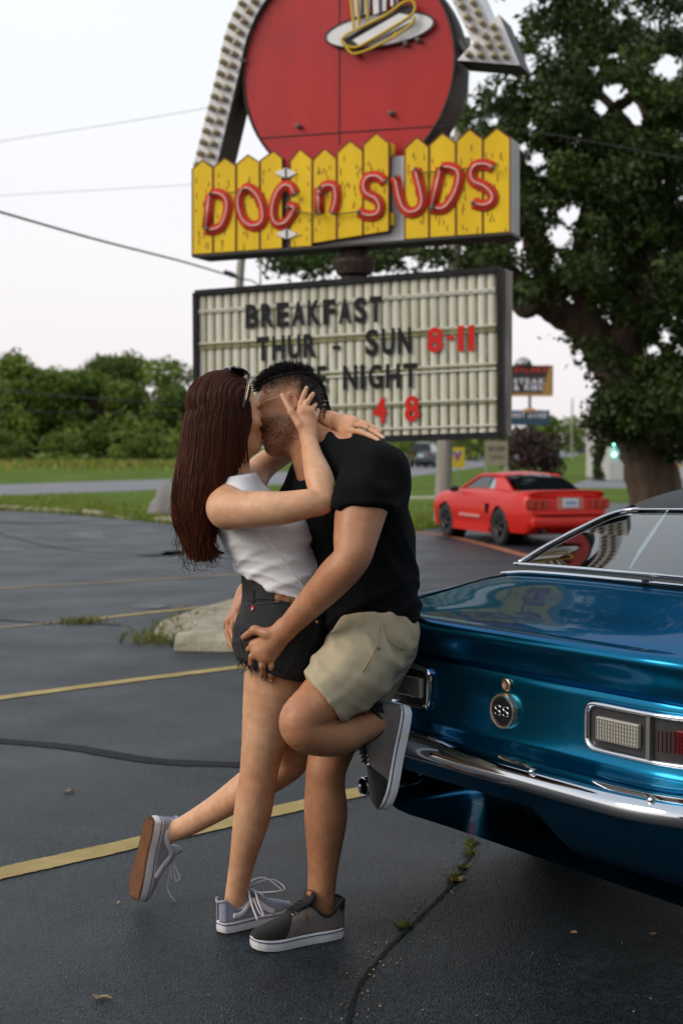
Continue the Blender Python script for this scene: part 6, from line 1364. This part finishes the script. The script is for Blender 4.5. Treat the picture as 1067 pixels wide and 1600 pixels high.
onto('pocket_seam', [(602, 975), (603, 990), (612, 1005), (630, 1015)], .0022, M_kst, kshorts, fk, off_=.010); onto('side_seam', [(596, 972), (585, 1015), (560, 1058), (530, 1098)], .0018, M_kst, kshorts, fk, off_=.009); onto('hem_seam', [(478, 1056), (505, 1072), (532, 1094), (546, 1104)], .0018, M_kst, kshorts, fk, off_=.007)
obj('rivet', lathe([(.0045, 0), (.004, .003), (.0, .0035)], surf_w(592, 1013, .012, fk), (0, -1, 0), 10), mat('dull_brass', (.20, .12, .07), .4, metal=.8), kshorts, smooth=True)
# ------------------------------------------------------------------ shoes (parts of the people who wear them)
M_rub = mat('white_rubber', (.70, .69, .70), .55, var=.05, scale=20, col2=(.74, .73, .75)); M_nvy = mat('navy_line', (.03, .03, .10), .5); M_gum = mat('gum_rubber', (.20, .075, .025), .6, var=.2, scale=30)
M_gumd = mat('gum_groove', (.07, .028, .012), .8)
M_lac = mat('lilac_canvas', (.285, .30, .375), .85, var=.08, scale=50, bump=.3, bscale=600, dist=.0015); M_lace = mat('white_lace', (.68, .66, .70), .8); M_str = mat('white_leather', (.72, .70, .72), .5)
M_gry = mat('taupe_canvas', (.155, .125, .118), .9, var=.12, scale=60, bump=.3, bscale=600, dist=.0015); M_sue = mat('black_suede', (.008, .008, .009), .95, sheen=.1); M_lacb = mat('black_lace', (.006, .006, .007), .9); M_tag = mat('leather_tag', (.30, .10, .035), .6, var=.15, scale=80); M_eye = mat('eyelet_metal', (.55, .48, .38), .3, metal=.9)
def shoe(owner, heel, toe, upv, L, style, flip=1):
    X = unit(toe-heel); Y = unit(np.cross(upv, X)); Z = np.cross(X, Y)
    Wd = lambda p: np.asarray(heel)+np.outer(np.asarray(p)[:, 0], X)+np.outer(np.asarray(p)[:, 1]*flip, Y)+np.outer(np.asarray(p)[:, 2], Z)
    w_ = smooth_i([0, .03, .1, .22, .38, .55, .70, .84, .94, .985, 1.0], [.014, .074, .106, .120, .117, .130, .150, .144, .110, .064, .018])
    W = lambda x: w_(x/L)*L; th = .031*L/.29 if style == 'man' else .034*L/.26
    root = None
    xs = np.r_[np.linspace(0, .1, 9), np.linspace(.13, .85, 19), np.linspace(.88, 1, 9)]*L
    ol = [(x, W(x)) for x in xs]+[(x, -W(x)) for x in xs[::-1][1:-1]]; ol = np.array(ol); n = len(ol)
    cen = np.array([L*.5, 0])
    rk = lambda x: .010*max(0, (x/L-.74)/.26)**2+.003*max(0, (.12-x/L)/.12)**2    # toe spring
    rings = []
    for z, s in ((0, .955), (.004, .985), (th*.5, 1.0), (th*.93, .985), (th, .94)):
        q = ol.copy(); q[:, 1] *= s; q[:, 0] = L/2+(q[:, 0]-L/2)*(1-(1-s)*.4); rings.append(np.c_[q, [z+rk(x) for x in q[:, 0]]])
    V = np.vstack(rings); F = [(d*n+k, d*n+(k+1) % n, (d+1)*n+(k+1) % n, (d+1)*n+k) for d in range(4) for k in range(n)]+[tuple(range(n))[::-1], tuple(4*n+k for k in range(n))]
    nm = 'shoe'
    up_mat = M_lac if style == 'woman' else M_gry
    # upper
    zt = smooth_i([0, .05, .12, .20, .28, .36, .42, .55, .68, .80, .90, .965, 1.0], [.355, .375, .315, .25, .262, .335, .375, .325, .268, .228, .196, .165, .122])
    ytop = lambda x: W(x)*(.84 if x/L < .33 else .84*max(0, 1-(x/L-.33)/.10)**.7)
    us = np.r_[np.linspace(.006, .1, 9), np.linspace(.12, .88, 62), np.linspace(.89, .993, 12)]*L; m = 18
    def wall(x, s): 
        w = W(x)*.965; yt = ytop(x); z0 = th*.9+rk(x); z1 = max(zt(x/L)*L, z0+.004); return yt+(w-yt)*cos(s*pi/2)**.62, z0+(z1-z0)*sin(s*pi/2)**.92
    V2 = []; F2 = []
    for x in us:
        for k in range(-m, m+1):
            s = 1-abs(k)/m; x2 = x + L*(.08-.15*s**.7)*exp(-((x/L-.62)/.13)**2)*(style == 'man'); y, z = wall(x2, s); V2.append((x2, y if k > 0 else -y, z))
    kk = 2*m+1; tc = []; 
    for i in range(len(us)-1):
        for j in range(kk-1):
            open_ = us[i]/L < .385 and j in (m-1, m)
            if us[i]/L < .40 and j in (m-1, m): continue
            F2.append((i*kk+j, i*kk+j+1, (i+1)*kk+j+1, (i+1)*kk+j)); 
            s = 1-abs(j+.5-m)/m; xx = us[i]/L; lim = .62
            tc.append(1 if (style == 'man' and xx > lim) else (0))
    up = obj(nm, Wd(V2) if False else (Wd(V2), F2), [up_mat, M_sue], owner, smooth=True, midx=tc)
    md = up.modifiers.new('thickness', 'SOLIDIFY'); md.thickness = .0045; md.offset = -1
    so = obj('sole', (Wd(V), F), M_rub, up, smooth=False); shade(so, 40)
    ln = np.c_[ol*[1, 1.012], [th*.72+rk(x) for x in ol[:, 0]]]; obj('sole_line', tube(Wd(np.vstack([ln, ln[:1]])), .0016, 5, False), M_nvy, so)
    ft_ = np.c_[ol*[1, .955], [-.0015+rk(x) for x in ol[:, 0]]]; ft_[:, 0] = L/2+(ft_[:, 0]-L/2)*.985; osl = obj('outsole', slab(Wd(ft_), Z*.004), M_gum if style == 'woman' else M_rub, so)
    if style == 'woman':                  # waffle tread: raised diamonds
        gs = []; a = L/27
        for i in range(-2, 60):
            for j in range(-9, 10):
                x = i*a*.5; y = (j+.5*(i % 2))*a*.62
                if 0.015 < x < L-.012 and abs(y) < W(x)*.90-.004:
                    zz = rk(x)-.0015; d_ = np.array([(x-a*.40, y, zz), (x, y-a*.25, zz), (x+a*.40, y, zz), (x, y+a*.25, zz)]); gs.append(slab(Wd(d_), -Z*.0022))
        obj('tread', join(gs), M_gum, osl if False else so, kind='stuff'); osl.data.materials[0] = M_gumd
    # collar, tongue
    def rimpt(x, side, lift=0): y, z = wall(x, 1-1/m*1.0); return (x, side*y, z+lift)
    cx = np.linspace(.41, .006, 16)*L; rim = [rimpt(x, 1) for x in cx]+[rimpt(x, -1) for x in cx[::-1]]
    obj('collar', tube(Wd(spline(rim, 70)), .0050 if style == 'man' else .004, 7, True), M_sue if style == 'man' else M_lac, up, smooth=True)
    tg = spline([(.60*L, 0, zt(.60)*L+.001), (.50*L, 0, zt(.5)*L+.004), (.42*L, 0, zt(.42)*L+.010), (.375*L, 0, .445*L), (.35*L, 0, .49*L)], 12); wt = np.interp(np.linspace(0, 1, len(tg)), [0, .6, 1], [.018, .028, .033])*L/.29
    tv = []
    for q, w in zip(tg, wt): tv += [q+np.array([.006*abs(a)**2, w*a, -.010*a*a]) for a in np.linspace(-1, 1, 7)]
    to = obj('tongue', (Wd(np.array(tv)), [(i*7+j, i*7+j+1, i*7+j+8, i*7+j+7) for i in range(len(tg)-1) for j in range(6)]), M_sue if style == 'man' else M_lac, up, smooth=True); md = to.modifiers.new('thickness', 'SOLIDIFY'); md.thickness = .009; md.offset = 0
    if style == 'man':
        t0 = Wd(np.array([(.385*L, -.013, .43*L+.004), (.385*L, .013, .43*L+.004), (.362*L, .013, .468*L+.004), (.362*L, -.013, .468*L+.004)])); obj('tongue_tag', slab(t0, unit(X*.8+Z*.6)*.0035), M_tag, up)
    # eyelets and laces
    ex = np.linspace(.435, .585, 5)*L; ml = M_lace if style == 'woman' else M_lacb; rl = .0032
    def ey(x, side): s = .78; y, z = wall(x, s); return np.array((x, side*(y+.001), z+.002))
    gs = []
    for i, x in enumerate(ex):
        for sd in (-1, 1):
            p = Wd([ey(x, sd)])[0]; nn = unit(Y*flip*sd*.7+Z*.7); obj('eyelet', lathe([(.0032, 0), (.0052, .001), (.0045, .0025), (.0028, .002)], p, nn, 10), M_eye if style == 'man' else M_str, up, smooth=True)
        a, b = ey(x, -1), ey(x, 1); top = np.array((x-.002, 0, zt(x/L)*L+.007)); gs.append(tube(spline(Wd([a+[0, 0, .003], top, b+[0, 0, .003]]), 10), rl, 6, True, .6))
        if i: c = ey(ex[i-1], 1); gs.append(tube(spline(Wd([a+[0, 0, .004], (top+[.004, 0, .004]), c+[0, 0, .004]]), 10), rl, 6, True, .6))
    obj('laces', join(gs), ml, up, smooth=True, kind='stuff')
    if style == 'woman':                  # side stripe and bow
        for sd in (-1, 1):
            sp_ = []
            for x, s in ((.14, .26), (.22, .36), (.30, .50), (.38, .58), (.45, .52), (.53, .36), (.61, .20), (.68, .08)):
                y, z = wall(x*L, s); sp_.append((x*L, sd*(y+.0025), z))
            q = Wd(spline(sp_, 26)); obj('side_stripe', tube(q, .0085, 8, True, .3, Y*sd*flip), M_str, up, smooth=True)
        y, z = wall(.06*L, .5)
    else:
        for sd in (-1, 1): y, z = wall(.47*L, .42); obj('side_tag', slab(Wd(np.array([(.465*L, sd*(y+.002), z-.007), (.465*L, sd*(y+.002), z+.007), (.482*L, sd*(y+.002), z+.007), (.482*L, sd*(y+.002), z-.007)])), Y*sd*flip*.002), M_tag, up)
        y = W(0.02*L)
        hc = [(x*L, sd*(wall(x*L, s)[0]+.0015), wall(x*L, s)[1]) for sd in (1,) for x, s in ((.12, .95), (.05, .95))]
        hb_ = []
        for s in np.linspace(.45, .96, 6):
            for a in np.linspace(-1, 1, 9): x = (.012+.085*abs(a)**1.5)*L; yy, z = wall(x, s); hb_.append((x-.002, np.sign(a)*(yy+.0015) if abs(a) > .05 else 0, z))
        obj('heel_panel', (Wd(np.array(hb_)), [(i*9+j, i*9+j+1, i*9+j+10, i*9+j+9) for i in range(5) for j in range(8)]), M_sue, up, smooth=True)
    return up, Wd, zt
# man: standing shoe, shoe braced on the bumper
mh0, mt0 = G(537, 1461), G(392, 1486); mh0[2] = mt0[2] = .003
shoe(man, mh0, mt0, np.array([0, 0, 1.]), np.linalg.norm(mt0-mh0), 'man')
h1, t1 = J(641, 1103, 4.035), J(607, 1266, 4.03); shoe(man, h1, t1, np.array([-.95, -.20, -.18]), np.linalg.norm(t1-h1), 'man')
# woman: standing shoe, kicked-up shoe
h2, t2 = G(340, 1459), G(458, 1430); h2[2] = t2[2] = .003
up2, W2, zt2 = shoe(woman, h2, t2, np.array([0, 0, 1.]), .262, 'woman')
h3, t3 = J(237, 1274, 4.42), J(207, 1408, 4.40)
up3, W3, zt3 = shoe(woman, h3, t3, np.array([.75, .64, -.12]), np.linalg.norm(t3-h3), 'woman')
def bow(W, zt, L, up, hang):
    k0 = np.array([.43*L, 0, zt(.43)*L+.012]); kw = W([k0])[0]; gs = []
    for d1, d2 in hang: gs.append(tube(spline([kw]+[kw+np.array(q) for q in d1], 22), .0031, 6, True, .6)) if d1 is not None else None
    return obj('lace_bow', join(gs), M_lace, up, smooth=True, kind='stuff')
bow(W2, zt2, .262, up2, [([(.03, -.03, .03), (.075, -.02, .035), (.11, -.03, .01), (.075, -.045, .005), (.03, -.035, .0)], 0), ([(.02, -.03, .0), (.035, -.06, -.03), (.05, -.07, -.06), (.035, -.065, -.05), (.015, -.04, -.015)], 0), ([(.01, .02, .02), (.05, .04, .02), (.10, .02, -.01)], 0), ([(.0, -.03, .01), (.012, -.055, -.03), (.03, -.075, -.07)], 0)])
bow(W3, zt3, .262, up3, [([(.0, -.01, -.02), (.014, -.012, -.055), (.024, -.012, -.085), (.010, -.012, -.088), (.004, -.012, -.05), (.0, -.01, -.01)], 0), ([(-.012, -.012, -.02), (-.010, -.014, -.07), (-.014, -.016, -.115), (.002, -.02, -.145), (.012, -.02, -.155)], 0), ([(-.004, -.01, -.03), (-.002, -.012, -.09)], 0)])
